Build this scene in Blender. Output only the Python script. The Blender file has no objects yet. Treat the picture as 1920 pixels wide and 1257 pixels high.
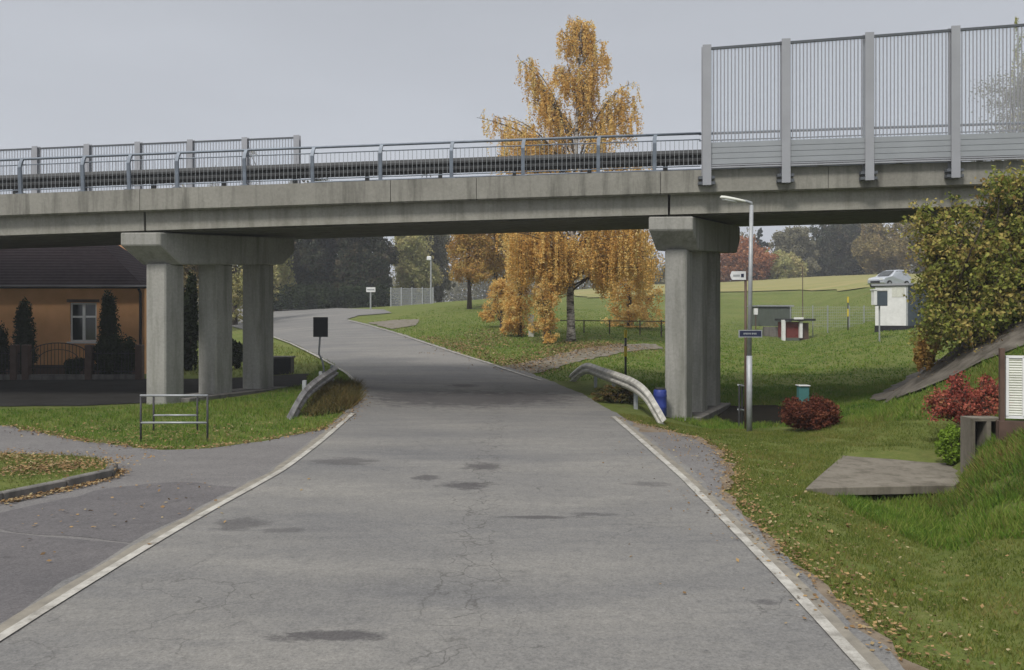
import bpy, bmesh, math
import numpy as np
from mathutils import Vector, Matrix
rng = np.random.default_rng(11)
R = math.radians
scn = bpy.context.scene
# ------------------------------------------------------------------ camera, world, sun, exposure
CAMH, F, HOR = 2.5, 1500.0, 590.0
cd = bpy.data.cameras.new('camera'); cam = bpy.data.objects.new('camera', cd)
scn.collection.objects.link(cam); scn.camera = cam
cam.location = (0, 0, CAMH); cam.rotation_euler = (R(90), 0, 0)
cd.sensor_width = 36; cd.lens = 36 * F / 1920; cd.shift_y = -(628.5 - HOR) / 1920
cd.clip_end = 3000
scn.view_settings.view_transform = 'Standard'; scn.view_settings.look = 'None'
scn.view_settings.exposure = 0.08; scn.view_settings.gamma = 1
scn.cycles.max_bounces = 6; scn.cycles.transparent_max_bounces = 16
scn.cycles.volume_bounces = 0
SUN_EL, SUN_AZ = 50, 212          # sun behind the camera, a little to the left
w = bpy.data.worlds.new('World'); scn.world = w; w.use_nodes = True
nt = w.node_tree; nt.nodes.clear()
def N(tree, t, **k):
    n = tree.nodes.new(t)
    for a, b in k.items():
        if a.startswith('in_'): n.inputs[int(a[3:]) if a[3:].isdigit() else a[3:].replace('_', ' ')].default_value = b
        else: setattr(n, a, b)
    return n
wo = N(nt, 'ShaderNodeOutputWorld'); bg = N(nt, 'ShaderNodeBackground'); bg.inputs[1].default_value = 0.1
sky = N(nt, 'ShaderNodeTexSky', sky_type='NISHITA', sun_disc=False, sun_elevation=R(SUN_EL), sun_rotation=R(SUN_AZ), dust_density=4.0)
tc = N(nt, 'ShaderNodeTexCoord'); sp = N(nt, 'ShaderNodeSeparateXYZ')
nt.links.new(tc.outputs['Generated'], sp.inputs[0])
cr = N(nt, 'ShaderNodeValToRGB')                       # overcast sky: dim at the horizon, three times brighter overhead
els = cr.color_ramp.elements
els[0].position = 0.0; els[0].color = (0.57, 0.59, 0.635, 1)
els[1].position = 1.0; els[1].color = (1.0, 1.0, 1.0, 1)
e = els.new(0.10); e.color = (0.53, 0.555, 0.605, 1)
e = els.new(0.36); e.color = (0.46, 0.48, 0.52, 1)
nt.links.new(sp.outputs['Z'], cr.inputs[0])
mr = N(nt, 'ShaderNodeMapRange'); nt.links.new(sp.outputs['Z'], mr.inputs[0])
mr.inputs[1].default_value = 0.40; mr.inputs[2].default_value = 0.95; mr.inputs[3].default_value = 10.4; mr.inputs[4].default_value = 14.0
cn = N(nt, 'ShaderNodeTexNoise'); cn.inputs['Scale'].default_value = 1.6; cn.inputs['Detail'].default_value = 3
mp = N(nt, 'ShaderNodeMapping'); mp.inputs['Scale'].default_value = (1, 1, 4)
nt.links.new(tc.outputs['Generated'], mp.inputs[0]); nt.links.new(mp.outputs[0], cn.inputs[0])
cm = N(nt, 'ShaderNodeMapRange'); nt.links.new(cn.outputs[0], cm.inputs[0])
cm.inputs[1].default_value = .3; cm.inputs[2].default_value = .7; cm.inputs[3].default_value = .93; cm.inputs[4].default_value = 1.07
mu = N(nt, 'ShaderNodeMath', operation='MULTIPLY'); nt.links.new(mr.outputs[0], mu.inputs[0]); nt.links.new(cm.outputs[0], mu.inputs[1])
vs = N(nt, 'ShaderNodeVectorMath', operation='SCALE'); nt.links.new(cr.outputs[0], vs.inputs[0]); nt.links.new(mu.outputs[0], vs.inputs[3])
mx = N(nt, 'ShaderNodeMixRGB'); mx.inputs[0].default_value = 0.93
nt.links.new(sky.outputs[0], mx.inputs[1]); nt.links.new(vs.outputs[0], mx.inputs[2])
nt.links.new(mx.outputs[0], bg.inputs[0]); nt.links.new(bg.outputs[0], wo.inputs[0])
sd = bpy.data.lights.new('sun', 'SUN'); sd.energy = 3.0; sd.angle = R(12); sd.color = (1, .95, .87)
so = bpy.data.objects.new('sun', sd); scn.collection.objects.link(so)
sv = Vector((math.sin(R(SUN_AZ)) * math.cos(R(SUN_EL)), math.cos(R(SUN_AZ)) * math.cos(R(SUN_EL)), math.sin(R(SUN_EL))))
so.rotation_euler = sv.to_track_quat('Z', 'Y').to_euler()

# ------------------------------------------------------------------ helpers
def tag(o, label=None, cat=None, group=None, kind=None):
    if label: o['label'] = label
    if cat: o['category'] = cat
    if group: o['group'] = group
    if kind: o['kind'] = kind
    return o
def empty(name, loc, label=None, cat=None, group=None, rz=0):
    o = bpy.data.objects.new(name, None); scn.collection.objects.link(o)
    o.location = loc; o.rotation_euler = (0, 0, rz); o.empty_display_size = .3
    return tag(o, label, cat, group)
def copy_tree(o, loc, label, group=None):
    r = o.copy(); scn.collection.objects.link(r); r.location = loc; r['label'] = label
    if group: r['group'] = group
    def rec(a, b):
        for ch in list(a.children):
            c = ch.copy(); scn.collection.objects.link(c); c.parent = b; rec(ch, c)
    rec(o, r); return r
def link(name, me, mat, parent=None, origin=(0, 0, 0)):
    me.materials.append(mat)
    o = bpy.data.objects.new(name, me); scn.collection.objects.link(o)
    if parent is not None: o.parent = parent
    else: o.location = origin
    return o
class MB:
    """collects simple shapes in world (or local) coordinates"""
    def __init__(s): s.v = []; s.f = []
    def add(s, vs, fs):
        k = len(s.v); s.v += [tuple(p) for p in vs]; s.f += [tuple(i + k for i in f) for f in fs]; return s
    def hexa(s, p):       # 4 bottom ccw, 4 top ccw
        return s.add(p, [(3, 2, 1, 0), (4, 5, 6, 7), (0, 1, 5, 4), (1, 2, 6, 5), (2, 3, 7, 6), (3, 0, 4, 7)])
    def box(s, x0, x1, y0, y1, z0, z1):
        return s.hexa([(x0, y0, z0), (x1, y0, z0), (x1, y1, z0), (x0, y1, z0), (x0, y0, z1), (x1, y0, z1), (x1, y1, z1), (x0, y1, z1)])
    def obox(s, c, ax, ay, hx, hy, z0, z1):
        ax = Vector((ax[0], ax[1], 0)).normalized() * hx; ay = Vector((ay[0], ay[1], 0)).normalized() * hy; c = Vector((c[0], c[1], 0))
        b = [c - ax - ay, c + ax - ay, c + ax + ay, c - ax + ay]
        return s.hexa([(p.x, p.y, z0) for p in b] + [(p.x, p.y, z1) for p in b])
    def tube(s, pts, r, n=8, cap=True):
        pts = [Vector(p) for p in pts]; rs = r if hasattr(r, '__len__') else [r] * len(pts); vs = []; fs = []
        for i, p in enumerate(pts):
            t = (pts[min(i + 1, len(pts) - 1)] - pts[max(i - 1, 0)]).normalized()
            a = Vector((0, 0, 1)) if abs(t.z) < .9 else Vector((1, 0, 0))
            a = t.cross(a).normalized(); b = t.cross(a)
            for k in range(n):
                q = 2 * math.pi * k / n; vs.append(p + (a * math.cos(q) + b * math.sin(q)) * rs[i])
        for i in range(len(pts) - 1):
            for k in range(n):
                fs.append((i * n + k, i * n + (k + 1) % n, (i + 1) * n + (k + 1) % n, (i + 1) * n + k))
        if cap: fs.append(tuple(range(n))[::-1]); fs.append(tuple((len(pts) - 1) * n + k for k in range(n)))
        return s.add(vs, fs)
    def prism(s, poly, f0, f1):      # poly of 2-d points, f0/f1 map 2-d -> 3-d on the two ends
        n = len(poly); vs = [f0(p) for p in poly] + [f1(p) for p in poly]
        return s.add(vs, [tuple(range(n))[::-1], tuple(range(n, 2 * n))] + [(i, (i + 1) % n, n + (i + 1) % n, n + i) for i in range(n)])
    def sweep(s, rings, closed=True, cap=True):
        n = len(rings[0]); vs = [p for r_ in rings for p in r_]; fs = []
        for i in range(len(rings) - 1):
            for k in range(n if closed else n - 1):
                fs.append((i * n + k, i * n + (k + 1) % n, (i + 1) * n + (k + 1) % n, (i + 1) * n + k))
        if cap and closed: fs.append(tuple(range(n))[::-1]); fs.append(tuple((len(rings) - 1) * n + k for k in range(n)))
        return s.add(vs, fs)
    def build(s, name, mat, parent=None, bevel=0, smooth=False, rel=None):
        o0 = Vector((0, 0, 0))
        if rel is not None: o0 = Vector(rel)
        elif parent is not None and not parent.get('_local'):
            q = parent
            while q is not None: o0 += Vector(q.location); q = q.parent
        me = bpy.data.meshes.new(name); me.from_pydata([tuple(Vector(p) - o0) for p in s.v], [], s.f)
        bm = bmesh.new(); bm.from_mesh(me)
        bmesh.ops.recalc_face_normals(bm, faces=bm.faces)
        if bevel:
            bmesh.ops.bevel(bm, geom=[e_ for e_ in bm.edges if len(e_.link_faces) == 2 and e_.calc_face_angle(0) > .5], offset=bevel, segments=1, affect='EDGES')
        bm.to_mesh(me); bm.free()
        if smooth:
            for p in me.polygons: p.use_smooth = True
        return link(name, me, mat, parent, o0 if parent is None and rel is not None else (0, 0, 0))
def at(px, py, D): return Vector(((px - 960) / F * D, D, CAMH + (HOR - py) / F * D))

# ------------------------------------------------------------------ terrain height
cols = [-900, 0, 400, 600, 740, 870, 1040, 1200, 1350, 1500, 1650, 1760, 1800, 1840, 1920, 2400]
rows = {
 3: [0, 0, 0, 0, 0, 0, 0, 0, 0, 0, 0, 0, 0.0, 0.0, 0, 0],
 7: [0, 0, 0, 0, 0, 0, 0, 0, 0, 0, 0, -0.02, -0.028, -0.035, -0.05, 0.5],
 9: [0, 0, 0, 0, 0, 0, 0, 0, 0, 0.0, -0.16, -0.4, -0.3, -0.15, 0.0, 0.9],
 10: [0, 0, 0, 0, 0, 0, 0, 0, 0, 0.0, -0.22, -0.35, -0.35, 0.1, 0.5, 1.2],
 11: [0, 0, 0, 0, 0, 0, 0, 0, 0, 0.0, -0.32, -0.28, -0.15, 0.45, 0.85, 1.5],
 13: [0, 0, 0, 0, 0, 0, 0, 0, 0, 0.0, -0.05, 0.0, -0.05, 0.55, 1.0, 2.0],
 15: [0, 0, 0.02, 0, 0, 0, 0, 0, 0, 0.02, 0.1, 0.12, 0.08, 0.95, 1.1, 2.8],
 17.4: [0, 0.02, 0.05, 0.02, 0, 0, 0, 0, 0.0, 0.0, 0.25, 0.95, 1.325, 1.7, 2.3, 4.0],
 20: [0, 0.0, 0.08, 0.06, 0, 0, 0, -0.03, -0.42, -0.15, 0.28, 1.3, 1.75, 2.2, 3.0, 5.0],
 23: [0, 0, 0.05, 0.15, 0, 0, 0, -0.05, -0.55, -0.45, 0.0, 0.9, 1.425, 1.95, 3.0, 5.5],
 28: [0, 0, 0, 0.22, 0.1, 0.08, 0.05, 0.05, -0.1, -0.15, -0.1, 0.3, 0.6, 0.9, 1.5, 5.0],
 33: [0, 0, 0.05, 0.28, 0.3, 0.28, 0.28, 0.15, 0, 0, 0.25, 0.6, 0.7, 0.8, 1.0, 3.5],
 45: [0, 0, 0.4, 0.9, 1.0, 1.1, 1.0, 0.9, 0.5, 0.35, 1.5, 1.95, 1.987, 2.025, 2.1, 2.4],
 60: [0.3, 0.3, 0.9, 1.6, 1.75, 2.25, 2.1, 1.8, 0.95, 0.5, 2.1, 2.6, 2.675, 2.75, 2.9, 3],
 75: [0.8, 0.8, 1.6, 2.4, 2.9, 3.6, 3.2, 2.8, 2.3, 2.3, 5.0, 5.1, 4.925, 4.75, 4.4, 4.4],
 92: [1.5, 1.5, 2.4, 3.1, 3.5, 4.1, 4.0, 4.0, 4.6, 5.1, 6.5, 6.6, 6.5, 6.4, 6.2, 6.2],
 120: [2.5, 2.5, 3.2, 3.6, 3.8, 4.6, 5.4, 6.2, 6.6, 7.4, 8.0, 8.2, 8.25, 8.3, 8.4, 8.4],
 160: [3.5, 3.5, 3.8, 4.0, 4.0, 5.2, 7.0, 8.4, 8.9, 9.9, 10.5, 10.8, 10.85, 10.9, 11, 11],
 250: [4, 4, 4, 4, 4, 5, 7, 8, 8.6, 9.4, 10, 10, 10.0, 10.0, 10, 10],
 600: [4, 4, 4, 4, 4, 5, 7, 8, 8, 8, 8, 8, 8.0, 8.0, 8, 8],
}
_u = (np.array(cols) - 960) / F; _s = np.log(np.array(sorted(rows)));
_T = np.array([rows[k] for k in sorted(rows)], float)
GU = np.linspace(-1.3, 1.0, 231); GS = np.linspace(math.log(3), math.log(600), 241)
_T1 = np.array([np.interp(GU, _u, r_) for r_ in _T])
GT = np.array([np.interp(GS, _s, _T1[:, j]) for j in range(len(GU))]).T
def _blur(A, ax, sg):
    k = np.exp(-.5 * (np.arange(-3 * sg, 3 * sg + 1) / sg) ** 2); k /= k.sum()
    return np.apply_along_axis(lambda v: np.convolve(np.pad(v, 3 * sg, 'edge'), k, 'valid'), ax, A)
GT = _blur(_blur(GT, 0, 2), 1, 1)
def h(X, Y):
    X = np.asarray(X, float); Y = np.asarray(Y, float)
    D = np.clip(Y, 3.0, 599); u = np.clip(X / np.maximum(D, 6.0), -1.29, .99)
    a = (u + 1.3) / 2.3 * 230; b = (np.log(D) - GS[0]) / (GS[-1] - GS[0]) * 240
    i = np.clip(b.astype(int), 0, 239); j = np.clip(a.astype(int), 0, 229); p = b - i; q = a - j
    z = GT[i, j] * (1 - p) * (1 - q) + GT[i + 1, j] * p * (1 - q) + GT[i, j + 1] * (1 - p) * q + GT[i + 1, j + 1] * p * q
    m_ = np.clip((X - 4.6) / 2.5, 0, 1) * np.clip((60 - Y) / 20, 0, 1) * np.clip(1 - np.abs(Y - 12.5) / 2.2 * 0 , 0, 1)
    m_ = m_ * (1 - np.exp(-(((X - 6.3) / 2.6) ** 2 + ((Y - 12.8) / 1.7) ** 2) ** 2))
    und = np.sin(X * 1.9 + .7 * np.sin(Y * 1.3)) * np.sin(Y * 1.6 + 1.1 * np.sin(X * .8)) * .05 + np.sin(X * 4.3 + Y) * np.sin(Y * 3.7 - X * .6) * .025 + np.sin(X * .7 + 2) * np.sin(Y * .55) * .05
    return (z + m_ * und) * np.clip((Y - 2) / 4, 0, 1)
def hz(x, y): return float(h(x, y))
_D = np.exp(np.linspace(math.log(3.5), math.log(500), 4000))
def g(px, py):
    X = (px - 960) / F * _D; Z = CAMH + (HOR - py) / F * _D; hh = h(X, _D)
    k = np.argmax(Z <= hh)
    if k == 0: k = len(_D) - 1 if not Z[0] <= hh[0] else 0
    return (float(X[k]), float(_D[k]))

# ------------------------------------------------------------------ materials
def base_mat(name, rough=.8, spec=.3, metal=0):
    m = bpy.data.materials.new(name); m.use_nodes = True; t = m.node_tree; b = t.nodes['Principled BSDF']
    b.inputs['Roughness'].default_value = rough; b.inputs['Metallic'].default_value = metal
    b.inputs['Specular IOR Level'].default_value = spec
    return m, t, b
def pos(t, scale=(1, 1, 1)):
    g_ = N(t, 'ShaderNodeNewGeometry'); m_ = N(t, 'ShaderNodeMapping'); m_.inputs['Scale'].default_value = scale
    t.links.new(g_.outputs['Position'], m_.inputs[0]); return m_.outputs[0]
def noise(t, vec, scale, detail=4, rough=.6):
    n = N(t, 'ShaderNodeTexNoise'); n.inputs['Scale'].default_value = scale; n.inputs['Detail'].default_value = detail
    n.inputs['Roughness'].default_value = rough; t.links.new(vec, n.inputs[0]); return n.outputs[0]
def ramp(t, fac, stops):
    r_ = N(t, 'ShaderNodeValToRGB'); e_ = r_.color_ramp.elements
    e_[0].position = stops[0][0]; e_[0].color = (*stops[0][1], 1); e_[1].position = stops[-1][0]; e_[1].color = (*stops[-1][1], 1)
    for p_, c_ in stops[1:-1]: q = e_.new(p_); q.color = (*c_, 1)
    t.links.new(fac, r_.inputs[0]); return r_.outputs[0]
def mix(t, fac, a, b, mode='MIX'):
    m_ = N(t, 'ShaderNodeMixRGB', blend_type=mode)
    for i, x in enumerate((fac, a, b)):
        if isinstance(x, (int, float)): m_.inputs[i].default_value = x
        elif isinstance(x, tuple): m_.inputs[i].default_value = (*x, 1)
        else: t.links.new(x, m_.inputs[i])
    return m_.outputs[0]
def mth(t, op, a, b=None, clamp=False):
    m_ = N(t, 'ShaderNodeMath', operation=op, use_clamp=clamp)
    for i, x in enumerate((a, b)):
        if x is None: continue
        if isinstance(x, (int, float)): m_.inputs[i].default_value = x
        else: t.links.new(x, m_.inputs[i])
    return m_.outputs[0]
def bump(t, b, fac, strength=.3, dist=.02):
    n = N(t, 'ShaderNodeBump'); n.inputs['Strength'].default_value = strength; n.inputs['Distance'].default_value = dist
    t.links.new(fac, n.inputs['Height']); t.links.new(n.outputs[0], b.inputs['Normal'])
def simple(name, c, rough=.7, metal=0, var=.25, scale=3.0, spec=.3, c2=None, bmp=0):
    m, t, b = base_mat(name, rough, spec, metal); p = pos(t)
    n1 = noise(t, p, scale, 5)
    c2 = c2 or tuple(x * (1 - var) for x in c)
    t.links.new(ramp(t, n1, [(.32, c2), (.68, c)]), b.inputs['Base Color'])
    if bmp: bump(t, b, noise(t, p, scale * 8, 3), bmp, .01)
    return m
def concrete(name, c1, c2, stain):
    m, t, b = base_mat(name, .9, .2)
    big = noise(t, pos(t), .8, 5); fine = noise(t, pos(t), 14, 5, .7); st = noise(t, pos(t, (2.2, 2.2, .22)), 1.5, 6, .65)
    c = ramp(t, big, [(.3, c1), (.7, c2)])
    c = mix(t, ramp(t, st, [(.47, (0, 0, 0)), (.66, (.85, .85, .85))]), c, stain)
    c = mix(t, .2, c, ramp(t, fine, [(.3, (.25, .25, .25)), (.7, (.9, .9, .9))]), 'OVERLAY')
    t.links.new(c, b.inputs['Base Color']); bump(t, b, fine, .35, .01); return m
M = {}
M['beam'] = concrete('beam_concrete', (.195, .19, .17), (.25, .245, .22), (.11, .108, .095))
M['girder'] = concrete('girder_concrete', (.25, .245, .22), (.30, .293, .262), (.19, .186, .162))
M['pier'] = concrete('pier_concrete', (.25, .25, .235), (.31, .305, .285), (.17, .17, .15))
M['soffit'] = concrete('soffit_concrete', (.10, .10, .085), (.14, .135, .115), (.06, .06, .05))  # darker than the girder: underside shade put into the concrete colour
M['slab'] = concrete('slab_concrete', (.125, .112, .092), (.185, .168, .14), (.08, .072, .056))
M['kerb'] = concrete('kerb_concrete', (.12, .115, .11), (.18, .17, .16), (.07, .07, .065))
M['galv'] = simple('galvanised_steel', (.36, .38, .40), .5, .25, .25, 6)
M['rail'] = simple('railing_steel', (.17, .20, .245), .5, .25, .3, 5)
M['darkrail'] = simple('weathered_guardrail', (.05, .052, .055), .6, .2, .3, 3)
M['bpost'] = simple('barrier_post_paint', (.31, .32, .35), .5, .1, .12, 1.5)
M['bpanel'] = simple('barrier_panel_paint', (.29, .31, .335), .5, .1, .12, 1.2)
M['bdark'] = simple('barrier_dark_frame', (.10, .11, .125), .5, .1, .2, 5)
M['whiterail'] = simple('pale_guardrail', (.62, .61, .56), .45, .2, .3, 4, c2=(.30, .29, .27))
M['galv2'] = simple('tarnished_guardrail', (.40, .40, .40), .5, .3, .3, 3, c2=(.13, .12, .13))
M['white'] = simple('white_paint', (.72, .73, .74), .5, 0, .15, 4)
M['offwhite'] = simple('offwhite_paint', (.62, .63, .58), .6, 0, .2, 6)
M['black'] = simple('black_metal', (.025, .025, .03), .5, 0, .3, 6)
M['iron'] = simple('wrought_iron', (.05, .05, .055), .6, .2, .3, 6)
M['brown'] = simple('brown_paint', (.11, .07, .055), .6, 0, .3, 5)
M['red'] = simple('dark_red_boards', (.17, .035, .03), .7, 0, .35, 5)
M['bluegrey'] = simple('blue_grey_cladding', (.07, .09, .115), .6, 0, .2, 3)
M['greengrey'] = simple('green_grey_sheet', (.105, .125, .105), .6, .1, .15, 3)
M['teal'] = simple('teal_plastic', (.06, .18, .18), .5, 0, .2, 5)
M['blue'] = simple('blue_plastic', (.03, .05, .25), .45, 0, .3, 5)
M['yellow'] = simple('yellow_paint', (.62, .48, .04), .5, 0, .2, 8)
M['orange'] = simple('orange_render', (.80, .43, .21), .85, 0, .22, 1.4, c2=(.68, .355, .165), bmp=.2)
M['beige'] = simple('beige_render', (.42, .36, .20), .85, 0, .2, 1.4)
M['glass_dark'] = simple('dark_glass', (.02, .025, .028), .08, 0, .2, 2, spec=.6)
M['carpaint'] = simple('silver_car_paint', (.50, .53, .58), .3, .4, .06, 2, spec=.6)
M['rubber'] = simple('rubber', (.02, .02, .02), .85)
M['lens'] = simple('lens_glass', (.7, .72, .74), .15, 0, .1, 5, spec=.7)
M['signblue'] = simple('dark_blue_enamel', (.02, .025, .06), .35, 0, .2, 10)
M['bark'] = simple('bark', (.095, .075, .06), .95, 0, .5, 7, bmp=.5)
m, t, b = base_mat('birch_bark', .9); p = pos(t, (1, 1, 3.0)); n_ = noise(t, p, 2.2, 5, .7)
t.links.new(ramp(t, n_, [(.42, (.035, .03, .028)), (.5, (.24, .22, .20)), (.62, (.42, .40, .37))]), b.inputs['Base Color']); M['birch'] = m
m, t, b = base_mat('dark_roof_tiles', .95, .05); p = pos(t)
wv = N(t, 'ShaderNodeTexWave', wave_type='BANDS', bands_direction='Z'); wv.inputs['Scale'].default_value = 2.6; wv.inputs['Distortion'].default_value = .4; t.links.new(p, wv.inputs[0])
c = mix(t, .5, ramp(t, noise(t, p, 5, 5), [(.3, (.012, .009, .012)), (.7, (.03, .024, .028))]), ramp(t, wv.outputs[0], [(0, (.010, .009, .010)), (1, (.03, .025, .028))]))
t.links.new(c, b.inputs['Base Color']); bump(t, b, wv.outputs[0], .5, .03); M['roof'] = m
M['roof2'] = simple('terracotta_roof', (.40, .20, .09), .8, 0, .3, 4)
# clear barrier panel
m, t, b = base_mat('acrylic_panel', .05, .5); tr = N(t, 'ShaderNodeBsdfTransparent'); tr.inputs[0].default_value = (.93, .95, .97, 1)
ms = N(t, 'ShaderNodeMixShader'); ms.inputs[0].default_value = .12; b.inputs['Base Color'].default_value = (.8, .82, .86, 1)
t.links.new(tr.outputs[0], ms.inputs[1]); t.links.new(b.outputs[0], ms.inputs[2]); t.links.new(ms.outputs[0], t.nodes['Material Output'].inputs[0]); M['acrylic'] = m
# grass ground
def grass_mat(name, shift=0.0):
    m, t, b = base_mat(name, .95, .1); p = pos(t)
    a = noise(t, p, .35, 6, .65); f = noise(t, p, 5, 6, .75); ff = noise(t, p, 28, 4, .7)
    c = ramp(t, a, [(.30, (.062, .088, .020)), (.45, (.11, .145, .034)), (.58, (.15, .17, .05)), (.72, (.18, .155, .065))])
    c = mix(t, .55, c, ramp(t, f, [(.3, (.05, .072, .018)), (.5, (.115, .145, .036)), (.7, (.19, .185, .07))]))
    c = mix(t, ramp(t, ff, [(.56, (0, 0, 0)), (.74, (.4, .4, .4))]), c, (.17, .14, .06))
    c = mix(t, ramp(t, noise(t, p, 1.1, 5, .7), [(.56, (0, 0, 0)), (.68, (.55, .55, .55))]), c, (.14, .12, .05))
    t.links.new(c, b.inputs['Base Color']); bump(t, b, mth(t, 'ADD', f, ff), .8, .06); return m
M['grass'] = grass_mat('grass_ground')
m, t, b = base_mat('field_stubble', .95, .1); p = pos(t, (1, 1, 1))
t.links.new(ramp(t, noise(t, pos(t, (.25, 1, 1)), .25, 6, .7), [(.3, (.16, .185, .06)), (.5, (.235, .22, .09)), (.7, (.28, .235, .11))]), b.inputs['Base Color']); M['stubble'] = m
M['path'] = simple('gravel_path', (.19, .17, .155), .95, 0, .35, 3, c2=(.10, .09, .05), bmp=.4)
M['stone'] = simple('stone_channel', (.155, .14, .12), .95, 0, .45, 3.2, c2=(.06, .052, .042), bmp=1)
M['grit'] = simple('road_edge_grit', (.24, .22, .185), .95, 0, .3, 5, c2=(.15, .14, .12), bmp=.5)
M['dirt'] = simple('verge_dirt', (.20, .165, .125), .95, 0, .4, 3, c2=(.12, .09, .06), bmp=.6)
M['mud'] = simple('ditch_mud', (.018, .016, .012), 1.0, 0, .4, 3, spec=.03, bmp=.6)
# asphalt
def asphalt(name, cA, cB, patches=(), cracks=True, agg=.5):
    m, t, b = base_mat(name, .85, .25); p = pos(t)
    big = noise(t, pos(t, (.35, 1.1, 1)), .55, 6, .6); st = noise(t, pos(t, (.3, 1.3, 1)), .9, 6, .7)
    fine = noise(t, p, 38, 4, .85); mid = noise(t, p, 6, 5, .75)
    c = ramp(t, big, [(.3, cA), (.7, cB)])
    c = mix(t, .38, c, ramp(t, st, [(.3, tuple(x * .82 for x in cA)), (.5, tuple((x + y) / 2 for x, y in zip(cA, cB))), (.68, tuple(x * 1.12 for x in cB))]))
    c = mix(t, ramp(t, mid, [(.45, (0, 0, 0)), (.7, (.35, .35, .35))]), c, tuple(x * .7 for x in cA))
    warp = noise(t, pos(t, (.8, 1.6, 1)), 2.6, 7, .8)
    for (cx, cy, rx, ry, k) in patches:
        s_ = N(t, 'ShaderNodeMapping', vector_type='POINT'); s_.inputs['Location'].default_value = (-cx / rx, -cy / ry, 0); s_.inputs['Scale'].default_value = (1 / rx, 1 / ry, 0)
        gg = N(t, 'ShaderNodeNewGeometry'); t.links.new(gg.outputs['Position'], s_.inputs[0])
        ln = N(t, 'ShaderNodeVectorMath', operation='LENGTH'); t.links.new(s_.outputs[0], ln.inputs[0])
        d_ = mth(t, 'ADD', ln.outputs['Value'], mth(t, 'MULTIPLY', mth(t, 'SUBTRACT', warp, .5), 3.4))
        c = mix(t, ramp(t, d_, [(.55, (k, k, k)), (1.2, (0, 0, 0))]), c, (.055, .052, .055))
    if cracks:
        vo = N(t, 'ShaderNodeTexVoronoi', feature='DISTANCE_TO_EDGE'); vo.inputs['Scale'].default_value = 1.1
        wn = N(t, 'ShaderNodeTexNoise'); wn.inputs['Scale'].default_value = 3.5; wn.inputs['Detail'].default_value = 5; t.links.new(p, wn.inputs[0])
        av = N(t, 'ShaderNodeMixRGB', blend_type='ADD'); av.inputs[0].default_value = .35; t.links.new(p, av.inputs[1]); t.links.new(wn.outputs[1], av.inputs[2]); t.links.new(av.outputs[0], vo.inputs[0])
        ck = ramp(t, vo.outputs[0], [(.0, (.5, .5, .5)), (.011, (0, 0, 0))])
        gate = ramp(t, noise(t, pos(t, (1.2, .35, 1)), .7, 4), [(.50, (0, 0, 0)), (.62, (1, 1, 1))])
        c = mix(t, mix(t, 1.0, ck, gate, 'MULTIPLY'), c, (.03, .028, .027))
        v2 = N(t, 'ShaderNodeTexVoronoi', feature='DISTANCE_TO_EDGE'); v2.inputs['Scale'].default_value = 3.2; t.links.new(av.outputs[0], v2.inputs[0])
        sx_ = N(t, 'ShaderNodeSeparateXYZ'); t.links.new(p, sx_.inputs[0])
        band = ramp(t, mth(t, 'ADD', mth(t, 'ABSOLUTE', mth(t, 'ADD', sx_.outputs[0], .45)), mth(t, 'MULTIPLY', noise(t, p, 1.1, 4), 1.2)), [(.75, (.6, .6, .6)), (1.1, (0, 0, 0))])
        c = mix(t, mix(t, 1.0, ramp(t, v2.outputs[0], [(.0, (1, 1, 1)), (.04, (0, 0, 0))]), band, 'MULTIPLY'), c, (.045, .042, .04))
    c = mix(t, agg, c, ramp(t, fine, [(.25, (.22, .22, .22)), (.75, (.82, .82, .82))]), 'OVERLAY')
    t.links.new(c, b.inputs['Base Color']); bump(t, b, fine, .5, .006); return m
def gp(px, py): return g(px, py)
patch_px = [(645, 868, 75, 8, .6), (912, 877, 40, 8, .75), (800, 897, 30, 7, .7), (872, 912, 55, 9, .8), (1215, 910, 50, 5, .5), (1010, 973, 95, 4, .75), (1110, 967, 50, 3, .6), (450, 985, 60, 14, .6), (530, 998, 45, 6, .5), (610, 1196, 120, 13, .8), (870, 725, 28, 3, .8), (880, 750, 215, 16, .8), (760, 745, 90, 10, .6), (980, 748, 120, 10, .6), (1440, 1134, 25, 3, .6)]  # wide ellipses below the deck paint its shade into the asphalt; others are patches
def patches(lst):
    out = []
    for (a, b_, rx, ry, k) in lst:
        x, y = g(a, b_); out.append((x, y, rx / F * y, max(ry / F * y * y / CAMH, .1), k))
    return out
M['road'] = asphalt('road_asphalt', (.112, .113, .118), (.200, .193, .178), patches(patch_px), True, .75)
M['side'] = asphalt('side_asphalt', (.115, .110, .112), (.155, .150, .147), (), False, .9)
M['lot'] = asphalt('coarse_asphalt', (.080, .077, .082), (.115, .108, .110), (), True, .85)
M['street0'] = asphalt('street_asphalt', (.022, .022, .024), (.035, .034, .035), (), False, .4)
M['street'] = simple('shade_dark_asphalt', (.036, .035, .034), 1.0, 0, .35, 1.2, spec=.03, bmp=.3)  # street colour darkened to carry the shade around the bridge
m, t, b = base_mat('worn_line_paint', .8, .2); p = pos(t)
wr = noise(t, p, 4, 7, .8)
t.links.new(ramp(t, wr, [(.36, (.20, .19, .17)), (.60, (.40, .39, .36))]), b.inputs['Base Color']); M['line'] = m
m, t, b = base_mat('faded_line_paint', .8, .2)
t.links.new(ramp(t, noise(t, pos(t), 4, 6, .75), [(.40, (.21, .20, .18)), (.6, (.36, .35, .32))]), b.inputs['Base Color']); M['fadeline'] = m
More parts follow.
